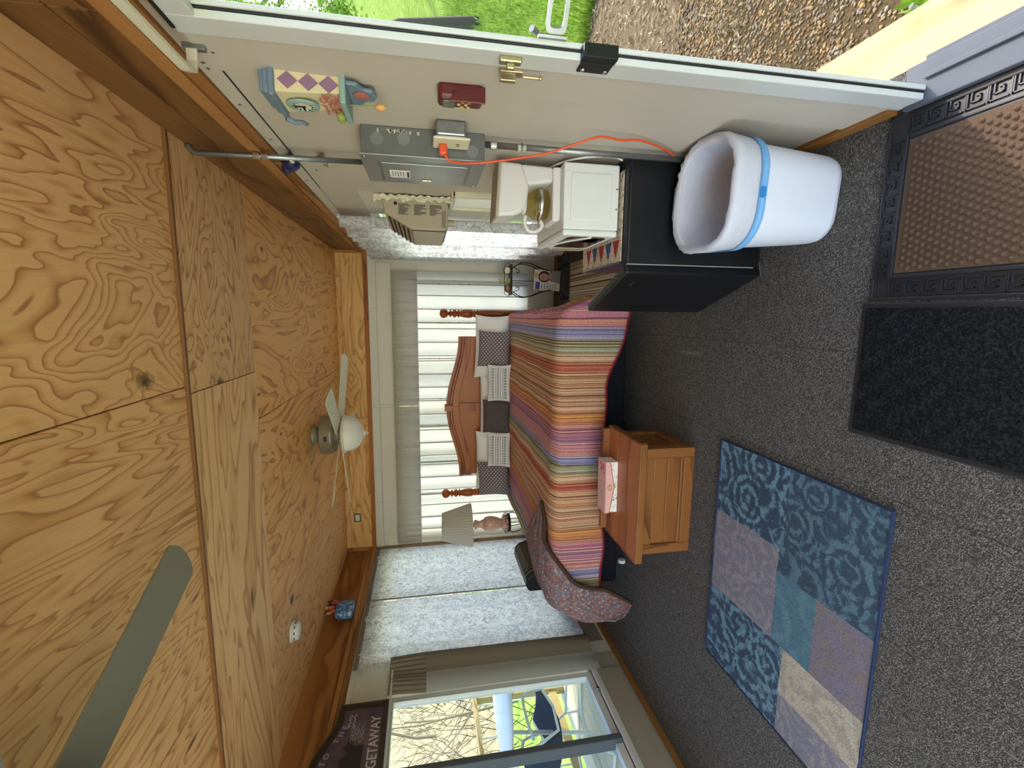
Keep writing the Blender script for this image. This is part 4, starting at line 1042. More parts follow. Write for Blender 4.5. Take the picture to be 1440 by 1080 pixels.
lr = [rr_ring(.183, .174, .129, bh - .125, n=12), rr_ring(.188, .180, .132, bh - .09, n=12), rr_ring(.1935, .187, .137, bh - .04, n=12), rr_ring(.199, .193, .142, bh - .012, n=12), rr_ring(.198, .192, .142, bh + .006, n=12), rr_ring(.182, .176, .13, bh + .010, n=12), rr_ring(.168, .160, .118, bh - .02, n=12), rr_ring(.155, .145, .105, bh - .14, n=12), rr_ring(.135, .122, .09, bh - .28, n=12), rr_ring(.11, .095, .06, .04, n=12)]
lr = [wob(r, .016 if i not in (0, 1) else .006) for i, r in enumerate(lr)]
b = MB(); loft(b, lr, cap0=False, cap1=True); b.build('bin_liner', M['bag'], bn, smooth=True)
b = MB(); loft(b, [rr_ring(.1865, .1785, .132, bh - .118, n=12), rr_ring(.1905, .183, .134, bh - .09, n=12), rr_ring(.192, .185, .135, bh - .088, n=12), rr_ring(.189, .181, .133, bh - .12, n=12)], cap0=False); b.build('drawstring', M['bluetape'], bn, smooth=True)
MB().prism(rrect(.018, .011, .008, 4), lambda a, e, h: (a - .01, -.183 - h, e + bh - .102), 0, .004).build('drawstring_tab', M['bluetape2'], bn)

# ------------------------------------------------------------------ electrics on the right wall
pb = thing('breaker_panel', 'grey steel breaker panel on the white right wall', 'electrical panel', (0, -3.20, 1.44))
MB().box(-.098, -.005, -.165, .165, -.205, .225).build('enclosure', M['grey_metal'], pb, bevel=.003)
cv = MB().box(-.104, -.098, -.172, .172, -.212, .232).build('cover', M['grey_metal2'], pb, bevel=.002)
MB().box(-.109, -.104, -.10, .125, -.15, .165).build('door', M['grey_metal2'], cv, bevel=.003)
MB().box(-.106, -.1035, -.112, .137, -.162, .177).build('door_recess', M['grey_metal'], cv, bevel=.002)
MB().box(-.116, -.109, .08, .10, -.02, .02).build('latch', M['brass'], cv, bevel=.003)
lb = MB().box(-.1105, -.109, -.02, .07, .065, .14).build('paper_label', M['wht'], cv)
b = MB()
for k in range(5): b.box(-.1112, -.1105, -.01, .055 - .012 * (k % 2), .128 - k * .010, .1305 - k * .010)
b.box(-.1112, -.1105, -.01, .06, .068, .076); b.build('print_lines', M['blk'], lb)
for y in (-.155, .155):
    for z in (-.195, .215): MB().sphere((-.105, y, z), .006, 8, 5).build('cover_screw', M['steel'], cv)
for z, x in ((.17, -.05), (-.16, -.07), (.08, -.045)): MB().lathe([(.022, 0), (.022, .0015), (.018, .0015), (.018, .0006), (.0001, .0006)], 20, (x, -.166, z), M=Matrix.Rotation(PI / 2, 4, 'X')).build('knockout', M['grey_metal2'], pb)
b = MB(); rr_ = random.Random(2)
for k in range(40): q = rr_.uniform(.02, .17); b.box(-.022 + rr_.uniform(-.008, .008), -.018, -.1665, -.165, q, q + .005)
b.build('scratched_paint', M['ivory'], pb)

ob = thing('outlet_box', 'galvanised outlet box with ivory cover plate beside the breaker panel', 'outlet', (0, -3.42, 1.36))
MB().box(-.055, -.006, -.045, .04, -.05, .05).build('metal_box', M['steel'], ob, bevel=.006)
MB().box(-.062, -.055, -.047, .042, -.052, .052).build('box_rim', M['steel'], ob, bevel=.003)
for z in (-.03, 0, .03): MB().lathe([(.012, 0), (.012, .0012), (.0001, .0012)], 16, (-.03, -.045, z), M=Matrix.Rotation(PI / 2, 4, 'X')).build('knockout', M['grey_metal2'], ob)
cp = MB().box(-.070, -.062, -.055, .045, -.064, .060).build('cover_plate', M['ivory'], ob, bevel=.004)
b = MB(); 
for y in (-.01, .006): b.box(-.0715, -.070, y, y + .003, -.03, -.018)
b.build('slot', M['blk'], cp)
xc = thing('extension_cord', 'orange extension cord plugged into the outlet box and trailing down the wall', 'cord', (0, -3.42, 1.36))
MB().box(-.105, -.0705, -.012, .018, .012, .040).build('plug', M['orange'], xc, bevel=.006)
cp_ = [(-.10, .003, .022), (-.118, .01, .005), (-.12, .02, -.02), (-.115, .035, -.08), (-.10, .02, -.2), (-.08, -.02, -.34), (-.045, -.06, -.46), (-.03, -.07, -.52), (-.03, -.055, -.60), (-.02, -.04, -.68), (-.02, .02, -.8), (-.02, .1, -.9)]
MB().tube([cat([Vector(p) for p in cp_], i / 60) for i in range(61)], .0042, 7).build('wire', M['orange'], xc, smooth=True)

def conduit(name, label, pts, r, straps):
    t_ = thing(name, label, 'conduit', pts[0])
    p0 = Vector(pts[0])
    MB().tube([Vector(p) - p0 for p in pts], r, 14).build('pipe', M['steel'], t_, smooth=True)
    for p in straps:
        q = Vector(p) - p0
        MB().cyl(q - Vector((0, 0, .012)), q + Vector((0, 0, .012)), r * 1.3, n=14).build('coupling', M['chrome'], t_, bevel=.002)
    return t_
conduit('conduit_pipe', 'grey steel conduit rising from the breaker panel to the ceiling', [(-.045, -3.075, 1.672), (-.045, -3.06, 2.2), (-.045, -3.052, 2.305), (-.040, -3.052, 2.322), (-.024, -3.052, 2.334), (-.012, -3.052, 2.335)], .0105, [(-.045, -3.0672, 2.06), (-.045, -3.0667, 2.09)])
conduit('conduit_pipe', 'grey steel conduit running down from the breaker panel behind the bin', [(-.035, -3.345, 1.23), (-.035, -3.34, .8), (-.03, -3.33, .05)], .0115, [(-.035, -3.344, 1.20), (-.035, -3.342, 1.10), (-.035, -3.342, 1.09)])

# hanging blue bird on the wall edge
t_ = thing('bird_ornament', 'small navy blue bird ornament hooked beside the conduit', 'ornament', (-.035, -2.95, 1.995)); t_.scale = (1.5, 1.5, 1.5)
MB().sphere((0, 0, 0), .03, 12, 8, (.6, 1.1, .8)).sphere((-.005, .03, .018), .015, 10, 6).add([(-.01, -.02, .008), (.01, -.02, .008), (.012, -.085, -.022), (-.012, -.085, -.022), (0, -.02, -.008)], [(0, 1, 2, 3), (0, 3, 4), (1, 4, 2), (3, 2, 4)]).build('body', M['navy'], t_, smooth=True)
MB().tube([(0, .042, .02), (0, .06, .015)], [.005, .001], 6).build('beak', M['prt_yel'], t_)
MB().sphere((-.012, -.07, -.02), .012, 8, 5, (.4, 1.4, .5)).build('tail_feather', M['ivory'], t_)
MB().tube([(0, 0, .02), (0, .0, .045), (.018, 0, .05)], .002, 5).build('hook', M['brass'], t_)
t_ = thing('wire_hanger', 'small twisted wire hanger hanging from the upper conduit over the panel', 'hanger', (-.02, -2.98, 1.86))
MB().tube([(-.0 + .008 * math.sin(i * 1.3), .10 - .014 * i, .012 * math.sin(i * .9)) for i in range(15)], .0022, 5).build('wire', M['brass'], t_)
MB().box(-.012, .0, -.06, -.02, -.014, .014).build('wooden_tag', M['base'], t_, bevel=.003)

# ------------------------------------------------------------------ window air conditioner
ac = thing('air_conditioner', 'beige window air conditioner sticking out behind the breaker panel', 'air conditioner', (0, -2.12, 1.32))
pr = [(-.005, 0), (-.17, .0), (-.185, .02), (-.185, .20), (-.10, .345), (-.005, .36)]
acb = MB().prism(pr, lambda a, e, h: (a, h, e), -.28, .27).build('casing', M['beige_pl'], ac, bevel=.008)
gr = MB().box(-.190, -.184, -.265, .26, .012, .20).build('front_grille', M['grille'], ac, bevel=.003)
for k in range(26): 
    y = -.255 + k * .0198
    MB().box(-.194, -.189, y, y + .012, .018, .195).build('grille_slat', M['beige_pl'], gr)
lv = MB(); 
tx = Vector((-.10 + .185, 0, .345 - .20)).normalized(); nz = Vector((-tx.z, 0, tx.x))
for k in range(5):
    p = Vector((-.185, 0, .20)) + tx * (.022 + k * .029) + nz * .004
    lo = MB().box(-.0045, .0045, -.25, .25, -.002, .003).build('louvre', M['blk'], ac); lo.location = p; lo.rotation_euler = (0, -math.atan2(tx.z, tx.x), 0)
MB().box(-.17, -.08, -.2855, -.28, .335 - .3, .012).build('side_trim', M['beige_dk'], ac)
b = MB(); rr_ = random.Random(5)
for k in range(9):
    for j in range(3):
        z = .27 - j * .085; x = -.055 - k * .0065
        b.box(x, x + .0032, -.2812, -.2803, z - rr_.uniform(.03, .07), z)
b.lathe([(.010, 0), (.010, .0012), (.0001, .0012)], 14, (-.05, -.2803, .285), M=Matrix.Rotation(PI / 2, 4, 'X'))
b.build('printed_notice', M['blk'], ac)
rr_ = random.Random(9)
def foil(u, v): return (-.01 - .028 * v + .006 * math.sin(u * 31 + v * 5) * v + .004 * math.sin(u * 67), -.30 + .02 * v - .008 * math.sin(u * 23) - .006 * math.sin(u * 51 + v * 9), -.02 + .42 * u)
MB().grid(foil, 80, 8).build('crumpled_seal', M['ivory'], ac, smooth=True)
MB().tube([(-.12, -.15, -.002), (-.12, -.15, -.045)], .02, 10).build('drain_bracket', M['beige_pl'], ac)

# ------------------------------------------------------------------ painted clock
ck = thing('painted_clock', 'painted cottage clock with purple diamonds on the white right wall', 'clock', (0, -3.64, 1.66))
# local x: -depth from the wall, y along the wall, z up
def taper(z): return .066 + .004 * math.sin(z * 12)
b = MB(); n_ = 12; R0 = []
for i in range(n_ + 1):
    z = .015 + .165 * i / n_; hw = .055 + .010 * (i / n_) ** 1.5; dpt = .052 + .012 * (i / n_)
    R0.append([(-.006, -hw, z), (-dpt, -hw, z), (-dpt, hw, z), (-.006, hw, z)])
loft(b, R0, cap1=True); b.build('case', M['clock_cream'], ck)
b = MB()
for k in range(3):
    z = .045 + k * .052; hw = .055 + .010 * ((z - .015) / .165) ** 1.5 + .0012; x0 = -.032
    b.add([(x0, -hw, z - .026), (x0 - .022, -hw, z), (x0, -hw - .0005, z + .026), (x0 + .022, -hw, z)], [(0, 1, 2, 3)])
b.build('diamond', M['clock_purple'], ck, solid=.001)
MB().box(-.078, -.004, -.078, .078, .18, .196).build('cornice', M['clock_blue'], ck, bevel=.005)
MB().box(-.07, -.004, -.07, .07, .196, .21).box(-.062, -.004, -.06, .06, .21, .222).build('roof_step', M['clock_blue'], ck, bevel=.005)
MB().tube([(-.080, .07, .188), (-.085, .085, .17), (-.080, .092, .15), (-.084, .10, .135)], [.009, .008, .006, .005], 8).build('roof_scroll', M['clock_blue'], ck, smooth=True)
MB().box(-.082, -.004, -.072, .075, .0, .016).build('ledge', M['clock_teal'], ck, bevel=.004)
RY = Matrix.Rotation(-PI / 2, 4, 'Y')
fa = MB().lathe([(.040, 0), (.040, .006), (.030, .008), (.030, .004), (.0001, .004)], 24, (-.066, .0, .125), M=RY @ Matrix.Diagonal((1.1, .9, 1, 1))).build('dial_ring', M['clock_teal'], ck, smooth=False)
MB().lathe([(.030, 0), (.0001, .0005)], 24, (-.0705, .0, .125), M=RY).build('dial', M['ivory'], fa)
MB().box(-.0735, -.072, -.003, .003, .118, .150).box(-.0735, -.072, -.002, .018, .122, .128).build('clock_hand', M['blk'], fa)
b = MB()
for k in range(12): a = 2 * PI * k / 12; b.box(-.0725, -.0715, .025 * math.cos(a) - .002, .025 * math.cos(a) + .002, .125 + .025 * math.sin(a) - .003, .125 + .025 * math.sin(a) + .003)
b.build('hour_mark', M['blk'], fa)
b = MB(); rr_ = random.Random(3)
for k in range(90): b.sphere((-.060 + rr_.uniform(-.006, .002), rr_.uniform(-.06, .055), .018 + .055 * rr_.random() ** 1.5), rr_.uniform(.002, .005), 6, 4)
b.build('rose_cluster', M['clock_red'], ck)
b = MB()
for y in (.045, .062): b.sphere((-.072, y, .03), .014, 10, 7)
b.build('shrub', M['clock_green'], ck, smooth=True)
MB().prism([(-.07, 0), (-.066, -.03), (-.035, -.045), (-.03, -.068), (0, -.078), (.03, -.068), (.035, -.045), (.06, -.03), (.066, 0)], lambda a, e, h: (-h, a, e), .02, .032).build('pendulum_board', M['clock_blue'], ck, bevel=.004)
MB().lathe([(.022, 0), (.022, .003), (.0001, .006)], 14, (-.033, -.01, -.035), M=RY).build('rose_medallion', M['clock_red'], ck)
MB().cyl((-.045, .03, .0), (-.045, .03, -.075), .002, n=6).build('pendulum_rod', M['clock_green'], ck)
MB().sphere((-.045, .03, -.085), .014, 10, 7, (.7, 1, 1.2)).build('pendulum_bob', M['peach'], ck, smooth=True)

# ------------------------------------------------------------------ handset in a maroon pouch
rc = thing('handset', 'handheld device with grey screen in a maroon leather case fixed to the wall', 'remote control', (0, -3.70, 1.345))
MB().box(-.052, -.005, -.03, .034, -.062, .066).build('case', M['maroon'], rc, bevel=.012, seg=3)
MB().prism([(-.064, -.066), (.028, -.066), (.0, .02), (-.064, .035)], lambda a, e, h: (-.006 + a * .75 * .0 - h, -.036 + .0 * a, 0) if False else (-.03 + a * .48, h, e), -.036, -.030).build('pouch_flap', M['maroon'], rc, bevel=.002)
MB().box(-.0555, -.0515, -.02, .026, .018, .052).build('screen', M['lcd'], rc, bevel=.002)
b = MB()
for y, z in ((.003, .006), (-.014, -.004), (.02, -.004), (.003, -.014), (-.014, -.022), (.02, -.022)): b.sphere((-.052, y, z), .006, 8, 5, (.7, 1, 1))
b.build('key', M['yellow_key'], rc, smooth=True)

# ------------------------------------------------------------------ wire magazine rack, candles, magazine
rk = thing('magazine_rack', 'black wrought iron magazine rack with scrolled legs beside the bed', 'magazine rack', (-.30, -.385, 0))
def sc_leg(sx_, sy):
    p = [Vector((sx_ * .155, sy, .015)), Vector((sx_ * .175, sy, .008)), Vector((sx_ * .18, sy, .03)), Vector((sx_ * .15, sy, .05)), Vector((sx_ * .095, sy, .12)), Vector((sx_ * .105, sy, .25)), Vector((sx_ * .16, sy, .40)), Vector((sx_ * .165, sy, .50)), Vector((sx_ * .125, sy, .575)), Vector((sx_ * .12, sy, .60))]
    return [cat(p, i / 40) for i in range(41)]
for sx_ in (-1, 1):
    for sy in (-.06, .07): MB().tube(sc_leg(sx_, sy), .005, 7).build('leg', M['black_iron'], rk, smooth=True)
    MB().tube([cat([Vector(q) for q in ((sx_*.12, -.06, .58), (sx_*.10, -.06, .53), (sx_*.075, -.06, .52), (sx_*.07, -.06, .545), (sx_*.085, -.06, .55))], i / 20) for i in range(21)], .004, 6).build('scroll', M['black_iron'], rk, smooth=True)
MB().box(-.15, .15, -.075, .085, .590, .604).build('top_shelf', M['black_iron'], rk, bevel=.003)
MB().box(-.10, .10, -.07, .08, .085, .095).build('lower_shelf', M['black_iron'], rk, bevel=.003)
MB().cyl((0, .07, .09), (0, .07, .6), .004, n=6).build('back_rod', M['black_iron'], rk)
MB().tube([(-.14, -.07, .605), (-.165, -.07, .63), (-.14, -.07, .67), (.13, -.07, .67), (.165, -.07, .63), (.14, -.07, .605)], .003, 6).build('gallery_rail', M['black_iron'], rk, smooth=True)
b = MB()
for i in range(10): b.tube([(.06 - .018 * i + .011 * math.cos(2*PI*k/10), .0, .30 + .011 * math.sin(2*PI*k/10)) for k in range(10)], .002, 4, closed=True)
b.build('ring_trim', M['black_iron'], rk)
tag(MB().lathe([(.030, 0), (.030, .105), (.026, .11), (.006, .106), (.0001, .106)], 20, (-.305, -.40, .605)).build('pillar_candle', M['candle'], smooth=True), 'pale green pillar candle standing on the wire rack', 'candle')
t_ = thing('round_plaque', 'cream round disc leaning on the wire rack nearest the corner', 'plaque', (-.21, -.42, .605))
MB().lathe([(.034, 0), (.036, .006), (.03, .012), (.0001, .012)], 20, (0, 0, .036), M=Matrix.Rotation(PI / 2 - .15, 4, 'X')).build('disc', M['candle2'], t_, smooth=True)
MB().tube([(.036 * math.cos(2*PI*i/24), -.006, .036 + .036 * math.sin(2*PI*i/24)) for i in range(24)], .004, 5, closed=True).build('rim', M['black_iron'], t_)
t_ = thing('copper_dish', 'small copper oval dish on the left end of the wire rack', 'dish', (-.385, -.42, .605))
MB().lathe([(.026, 0), (.028, .006), (.0001, .008)], 20, (0, 0, .028), M=Matrix.Rotation(PI / 2 - .25, 4, 'X') @ Matrix.Diagonal((1.4, 1, 1, 1))).build('bowl', M['copper'], t_, smooth=True)
MB().tube([(.04 * math.cos(2*PI*i/20), -.004, .028 + .03 * math.sin(2*PI*i/20)) for i in range(20)], .003, 5, closed=True).build('rim', M['black_iron'], t_)
mg = thing('magazine', 'glossy magazine with a portrait cover standing in the wire rack', 'magazine', (-.305, -.455, .097))
mg.rotation_euler = (-.12, .05, 0)
MB().box(-.10, .10, -.004, .004, 0, .265).build('cover', M['wht'], mg)
def mflat(name, mat, poly, d): return MB().prism(poly, lambda a, e, h: (a, -h, e), .004, .004 + d).build(name, mat, mg)
mflat('portrait_hair', M['hair'], [(.035 + .058 * math.cos(t) , .165 + .062 * math.sin(t)) for t in [2*PI*i/18 for i in range(18)]], .0006)
mflat('portrait_shoulders', M['prt_gry'], [(-.03, .0), (.098, .0), (.098, .10), (.06, .125), (.0, .12)], .0006)
mflat('portrait_neck', M['skin'], [(.015, .09), (.06, .09), (.052, .14), (.018, .14)], .0009)
mflat('portrait_face', M['skin'], [(.03 + .036 * math.cos(t), .165 + .047 * math.sin(t)) for t in [2*PI*i/18 for i in range(18)]], .0012)
mflat('portrait_eyes', M['hair'], [(.012, .172), (.05, .172), (.05, .177), (.012, .177)], .0015)
mflat('portrait_mouth', M['fl_coral'], [(.018, .138), (.044, .138), (.038, .132), (.024, .132)], .0015)
mflat('title_bar', M['violet'], [(-.095, .205), (-.02, .205), (-.02, .25), (-.095, .25)], .0006)
mflat('title_bar', M['prt_yel'], [(.02, .235), (.07, .235), (.07, .26), (.02, .26)], .0006)
for k in range(6): mflat('headline', M['prt_gry'], [(-.09, .18 - k * .028), (-.045 + .008 * (k % 3), .18 - k * .028), (-.045 + .008 * (k % 3), .19 - k * .028), (-.09, .19 - k * .028)], .0006)
t_ = tag(MB().box(-.235, .235, -.62, .62, 0, .008).build('striped_floor_runner', M['striped'], bevel=.002), 'beige and brown striped floor runner beside the bed', 'rug'); t_.location = (-.355, -1.12, 0)

# ------------------------------------------------------------------ lamp on a wire stand, black speaker case
st = thing('wire_stand', 'black wire plant stand in the left back corner under the lamp', 'plant stand', (-2.885, -.40, 0))
MB().lathe([(.095, .585), (.098, .59), (.098, .605), (.085, .607)], 24).build('tray', M['black_iron'], st, smooth=False)
for k in range(4):
    a = PI / 4 + k * PI / 2; p = [Vector((.085, 0, .60)), Vector((.11, 0, .55)), Vector((.08, 0, .45)), Vector((.06, 0, .30)), Vector((.09, 0, .1)), Vector((.14, 0, .006))]
    Mz = Matrix.Rotation(a, 4, 'Z'); MB().tube([Mz @ cat(p, i / 24) for i in range(25)], .005, 6).build('leg', M['black_iron'], st, smooth=True)
for k in range(6):
    a = k * PI / 3; Mz = Matrix.Rotation(a, 4, 'Z')
    MB().tube([Mz @ Vector((.098, .035 * math.cos(2*PI*i/14), .625 + .022 * math.sin(2*PI*i/14))) for i in range(14)], .003, 5, closed=True).build('gallery_loop', M['black_iron'], st)
lp = thing('table_lamp', 'table lamp with pleated beige shade and pink glass base in the corner', 'lamp', (-2.885, -.40, .607))
MB().lathe([(.078, 0), (.085, .01), (.088, .03), (.078, .055), (.045, .07)], 26).build('foot', M['pinkglass'], lp, smooth=True)
MB().lathe([(.044, .068), (.06, .10), (.078, .16), (.082, .21), (.07, .25), (.045, .27)], 26).build('glass_bowl', M['pinkglass'], lp, smooth=True)
MB().lathe([(.045, .268), (.05, .28), (.036, .30), (.04, .33), (.052, .345), (.05, .36), (.02, .37), (.012, .4)], 26).build('stem', M['pinkglass'], lp, smooth=True)
b = MB(); n_ = 96; v = []
for j, (r, z) in enumerate(((.225, .395), (.140, .705))):
    for k in range(n_): q = r * (1 + (.012 if k % 2 else -.012)); v.append((q * math.cos(2*PI*k/n_), q * math.sin(2*PI*k/n_), z))
b.add(v, [(k, (k+1) % n_, n_ + (k+1) % n_, n_ + k) for k in range(n_)]).build('shade', M['shade'], lp, solid=.003)
MB().cyl((0, 0, .38), (0, 0, .69), .006, n=8).build('harp', M['brass'], lp)

sp_ = thing('speaker_case', 'black rounded portable stereo on a stand behind the left side of the bed', 'stereo', (-2.86, -1.33, .455))
MB().prism([(-.09, 0), (.095, 0), (.095, .10), (.075, .165), (.03, .205), (-.04, .205), (-.09, .18)], lambda a, e, h: (a, h, e), -.28, .28).build('case', M['black_plastic'], sp_, bevel=.02, seg=3)
MB().prism([(.0985, .10), (.079, .168), (.034, .208), (.03, .204), (.072, .162), (.093, .10)], lambda a, e, h: (a, h, e), -.20, .22).build('front_grille', M['grille'], sp_, bevel=.003)
MB().tube([(.095, -.24, .05), (.096, -.24, .10), (.078, -.24, .166), (.032, -.24, .208)], .004, 6).build('trim_line', M['grey_metal2'], sp_)
sn = thing('side_stand', 'low dark stand under the portable stereo beside the bed', 'stand', (-2.88, -1.33, 0))
MB().box(-.14, .11, -.30, .30, .435, .455).build('top', M['stain'], sn, bevel=.004)
for x in (-.12, .08):
    for y in (-.27, .27): MB().box(x - .015, x + .015, y - .015, y + .015, 0, .435).build('leg', M['stain'], sn)

# ------------------------------------------------------------------ flower vase and sign on the left wall
fv = thing('flower_vase', 'blue painted vase of paper flowers on the left wall ledge', 'vase', (XL + .085, -1.20, 2.11))
MB().prism([(-.095, 0), (.085, 0), (.095, .06), (.085, .13), (.04, .15), (-.06, .15), (-.10, .12), (-.105, .05)], lambda a, e, h: (h, a, e), -.03, .03).build('vase', M['vase'], fv, bevel=.015, seg=3)
rr_ = random.Random(11)
for k, (y, z, r, mt) in enumerate(((.055, .165, .036, 'fl_pink'), (.02, .195, .03, 'fl_navy'), (-.03, .18, .03, 'fl_coral'), (-.07, .165, .028, 'fl_coral'), (-.015, .215, .026, 'fl_yellow'), (.07, .205, .028, 'fl_maroon'), (-.065, .205, .026, 'fl_navy'), (-.095, .19, .024, 'fl_yellow'), (.02, .165, .022, 'fl_leaf'))):
    b = MB()
    for j in range(9):
        a = 2 * PI * j / 9; u = Vector((.35, math.cos(a), math.sin(a))).normalized(); s_ = Vector((0, -math.sin(a), math.cos(a)))
        b.add([(0, 0, 0), u * r * .6 + s_ * r * .3, u * r * 1.05, u * r * .6 - s_ * r * .3], [(0, 1, 2, 3)])
    b.sphere((.006, 0, 0), r * .28, 7, 5)
    o = b.build('flower', M[mt], fv); o.location = (.03 + rr_.uniform(-.01, .012), y, z)
b = MB()
for k in range(7): b.tube([(0, .02 * (k - 3) * .4, .12), (.02, .03 * (k - 3), .19 + .01 * (k % 2))], .003, 5)
b.build('stem', M['fl_leaf'], fv)

sg = thing('wall_sign', 'dark framed cottage sign with arched top on the left wall above the window', 'sign', (XL + .05, -2.72, 1.735))
W2 = .465
def sig(a):   # top edge (ogee arch)
    a = abs(a)
    if a > .36: return .305
    return .305 + .115 * (.5 + .5 * math.cos(PI * a / .36)) ** .8
ys_ = [-W2 + 2 * W2 * i / 60 for i in range(61)]
def ring_(off): return [(max(-W2 + off, min(W2 - off, y)), sig(y) - off) for y in ys_] + [(W2 - off, off), (-W2 + off, off)]
def sfn(a, e, h): return (h, -a, e)
MB().prism(ring_(.012), sfn, .004, .018).build('printed_panel', M['signprint'], sg)
for o0, o1, h in ((0, .018, .036), (.018, .034, .028)):
    A, B = ring_(o0), ring_(o1); n = len(A); v = [sfn(*p, .0) for p in A] + [sfn(*p, .0) for p in B] + [sfn(*p, h) for p in A] + [sfn(*p, h) for p in B]; ff = []
    for i in range(n):
        j = (i + 1) % n; ff += [(2*n+i, 2*n+j, 3*n+j, 3*n+i), (i, 2*n+i, 2*n+j, j), (n+i, n+j, 3*n+j, 3*n+i), (i, j, n+j, n+i)]
    MB().add(v, ff).build('frame', M['signframe'], sg)
SM = Matrix(((0, 0, 1, .0185), (1, 0, 0, 0), (0, 1, 0, 0), (0, 0, 0, 1)))      # text plane: +X out of wall, reads along +Y
txt('WOODS GETAWAY', .082, M['sign_txt'], sg, SM @ Matrix.Translation((0.02, .045, 0)) @ Matrix.Diagonal((.92, 1, 1, 1)), 'lettering', .0008, bold=.0006)
word = 'WELCOME TO THE'; 
for i, ch_ in enumerate(word):
    if ch_ == ' ': continue
    a = (i - 6.5) * .046; zz = sig(a) - .078; sl = (sig(a + .01) - sig(a - .01)) / .02
    txt(ch_, .045, M['sign_lt'], sg, SM @ Matrix.Translation((a, zz, 0)) @ Matrix.Rotation(math.atan(sl) * .8, 4, 'Z'), 'arched_letter', .0008)
b = MB(); b.prism([(y, sig(y) - .092) for y in [-.30 + .6 * i / 30 for i in range(31)]] + [(y, sig(y) - .088) for y in [.30 - .6 * i / 30 for i in range(31)]], lambda a, e, h: (h, a, e), .018, .0188)
b.build('ribbon_line', M['sign_dk'], sg)
MB().prism([(.0, .13), (.16, .13), (.165, .19), (.21, .205), (.16, .25), (.12, .215), (.08, .26), (.0, .25)], lambda a, e, h: (h, a, e), .018, .0187).build('cabin_print', M['sign_dk'], sg)
MB().prism([(-.2, .15), (-.02, .14), (.0, .24), (-.08, .30), (-.2, .29), (-.26, .22)], lambda a, e, h: (h, a, e), .018, .0187).build('moonlit_print', M['sign_lt'], sg)
rr_ = random.Random(8); b = MB()
for k in range(14):
    z = .135 + k * .006; y0_ = .20 + rr_.uniform(-.03, .03); b.tube([(.0188, y0_ + .014 * i, z + .004 * math.sin(i * 1.7 + k)) for i in range(8)], .0012, 4)
b.build('scenery_lines', M['sign_lt'], sg)
for z in (.205, .232):
    MB().tube([(.0190, .29 + .0085 * i, z + .008 * math.sin(i * 2.1) + .003 * math.sin(i * 5)) for i in range(13)], .0016, 4).build('script_print', M['sign_txt'], sg)

# ------------------------------------------------------------------ rugs and mats
rg = thing('patchwork_rug', 'blue and grey patchwork rug lying before the pine chest', 'rug', (-1.828, -3.54, 0))
RX0, RX1, RY0, RY1 = -.572, .575, -.445, .43
def patch(x0, x1, y0, y1, mat):
    b = MB(); nx = max(2, int(abs(x1 - x0) / .05)); ny = max(2, int(abs(y1 - y0) / .05))
    def hz(x, y): return .009 + .0035 * max(0, math.sin((x + .02) * 13 + y * 1.5)) ** 6
    b.grid(lambda u, v: (x0 + (x1 - x0) * u, y0 + (y1 - y0) * v, hz(x0 + (x1 - x0) * u, y0 + (y1 - y0) * v)), nx, ny)
    return b.build('woven_patch', M[mat], rg, smooth=True)
# x: room X - (-1.828); y: room Y - (-3.54)
patch(.218, .575, .0, .43, 'rug_blue'); patch(.305, .575, -.02, .0, 'rug_blue'); patch(.218, .305, -.02, .0, 'rug_teal')
patch(-.19, .218, .03, .43, 'rug_grey'); patch(-.19, .218, 0, .03, 'rug_grey')
patch(.12, .575, -.445, -.02, 'rug_deep'); patch(.10, .218, -.02, 0, 'rug_deep'); patch(-.19, .10, -.02, 0, 'rug_teal')
patch(-.19, .12, -.205, -.02, 'rug_teal')
patch(-.19, .12, -.445, -.205, 'rug_mauve')
patch(-.572, -.19, -.07, .43, 'rug_blue')
patch(-.39, -.19, -.445, -.07, 'rug_beige')
patch(-.572, -.39, -.445, -.07, 'rug_grey')
MB().box(RX0, RX1, RY0, RY1, .0, .007).build('backing', M['rug_bind'], rg)
MB().tube([(RX0, RY0, .007), (RX1, RY0, .007), (RX1, RY1, .007), (RX0, RY1, .007)], .007, 6, closed=True).build('binding', M['rug_bind'], rg)

m1 = thing('brown_doormat', 'brown bumpy doormat with a black Greek key border by the doorway', 'doormat', (-.30, -4.30, 0))
mx0, mx1, my0, my1 = -.292, .272, -.62, .49
MB().box(mx0, mx1, my0, my1, 0, .006).build('rubber_base', M['mat_rubber'], m1, bevel=.003)
ix0, ix1, iy0, iy1 = mx0 + .085, mx1 - .085, my0 + .085, my1 - .075
MB().box(ix0, ix1, iy0, iy1, .005, .008).build('fibre_field', M['mat_brown'], m1)
b = MB(); sp = .0215; r_ = 0; y = iy0 + .012
while y < iy1 - .008:
    x = ix0 + .012 + (sp / 2 if r_ % 2 else 0)
    while x < ix1 - .008:
        h = .0085; rr = .0082; k = len(b.v)
        b.add([(x + rr * math.cos(a), y + rr * math.sin(a), .008) for a in [PI / 3 * i for i in range(6)]] + [(x + rr * .55 * math.cos(a), y + rr * .55 * math.sin(a), .0135) for a in [PI / 3 * i for i in range(6)]], [(i, (i+1) % 6, 6 + (i+1) % 6, 6 + i) for i in range(6)] + [tuple(range(6, 12))])
        x += sp
    y += sp * .87; r_ += 1
stuff(b.build('fibre_bump', M['mat_brown'], m1, smooth=True))
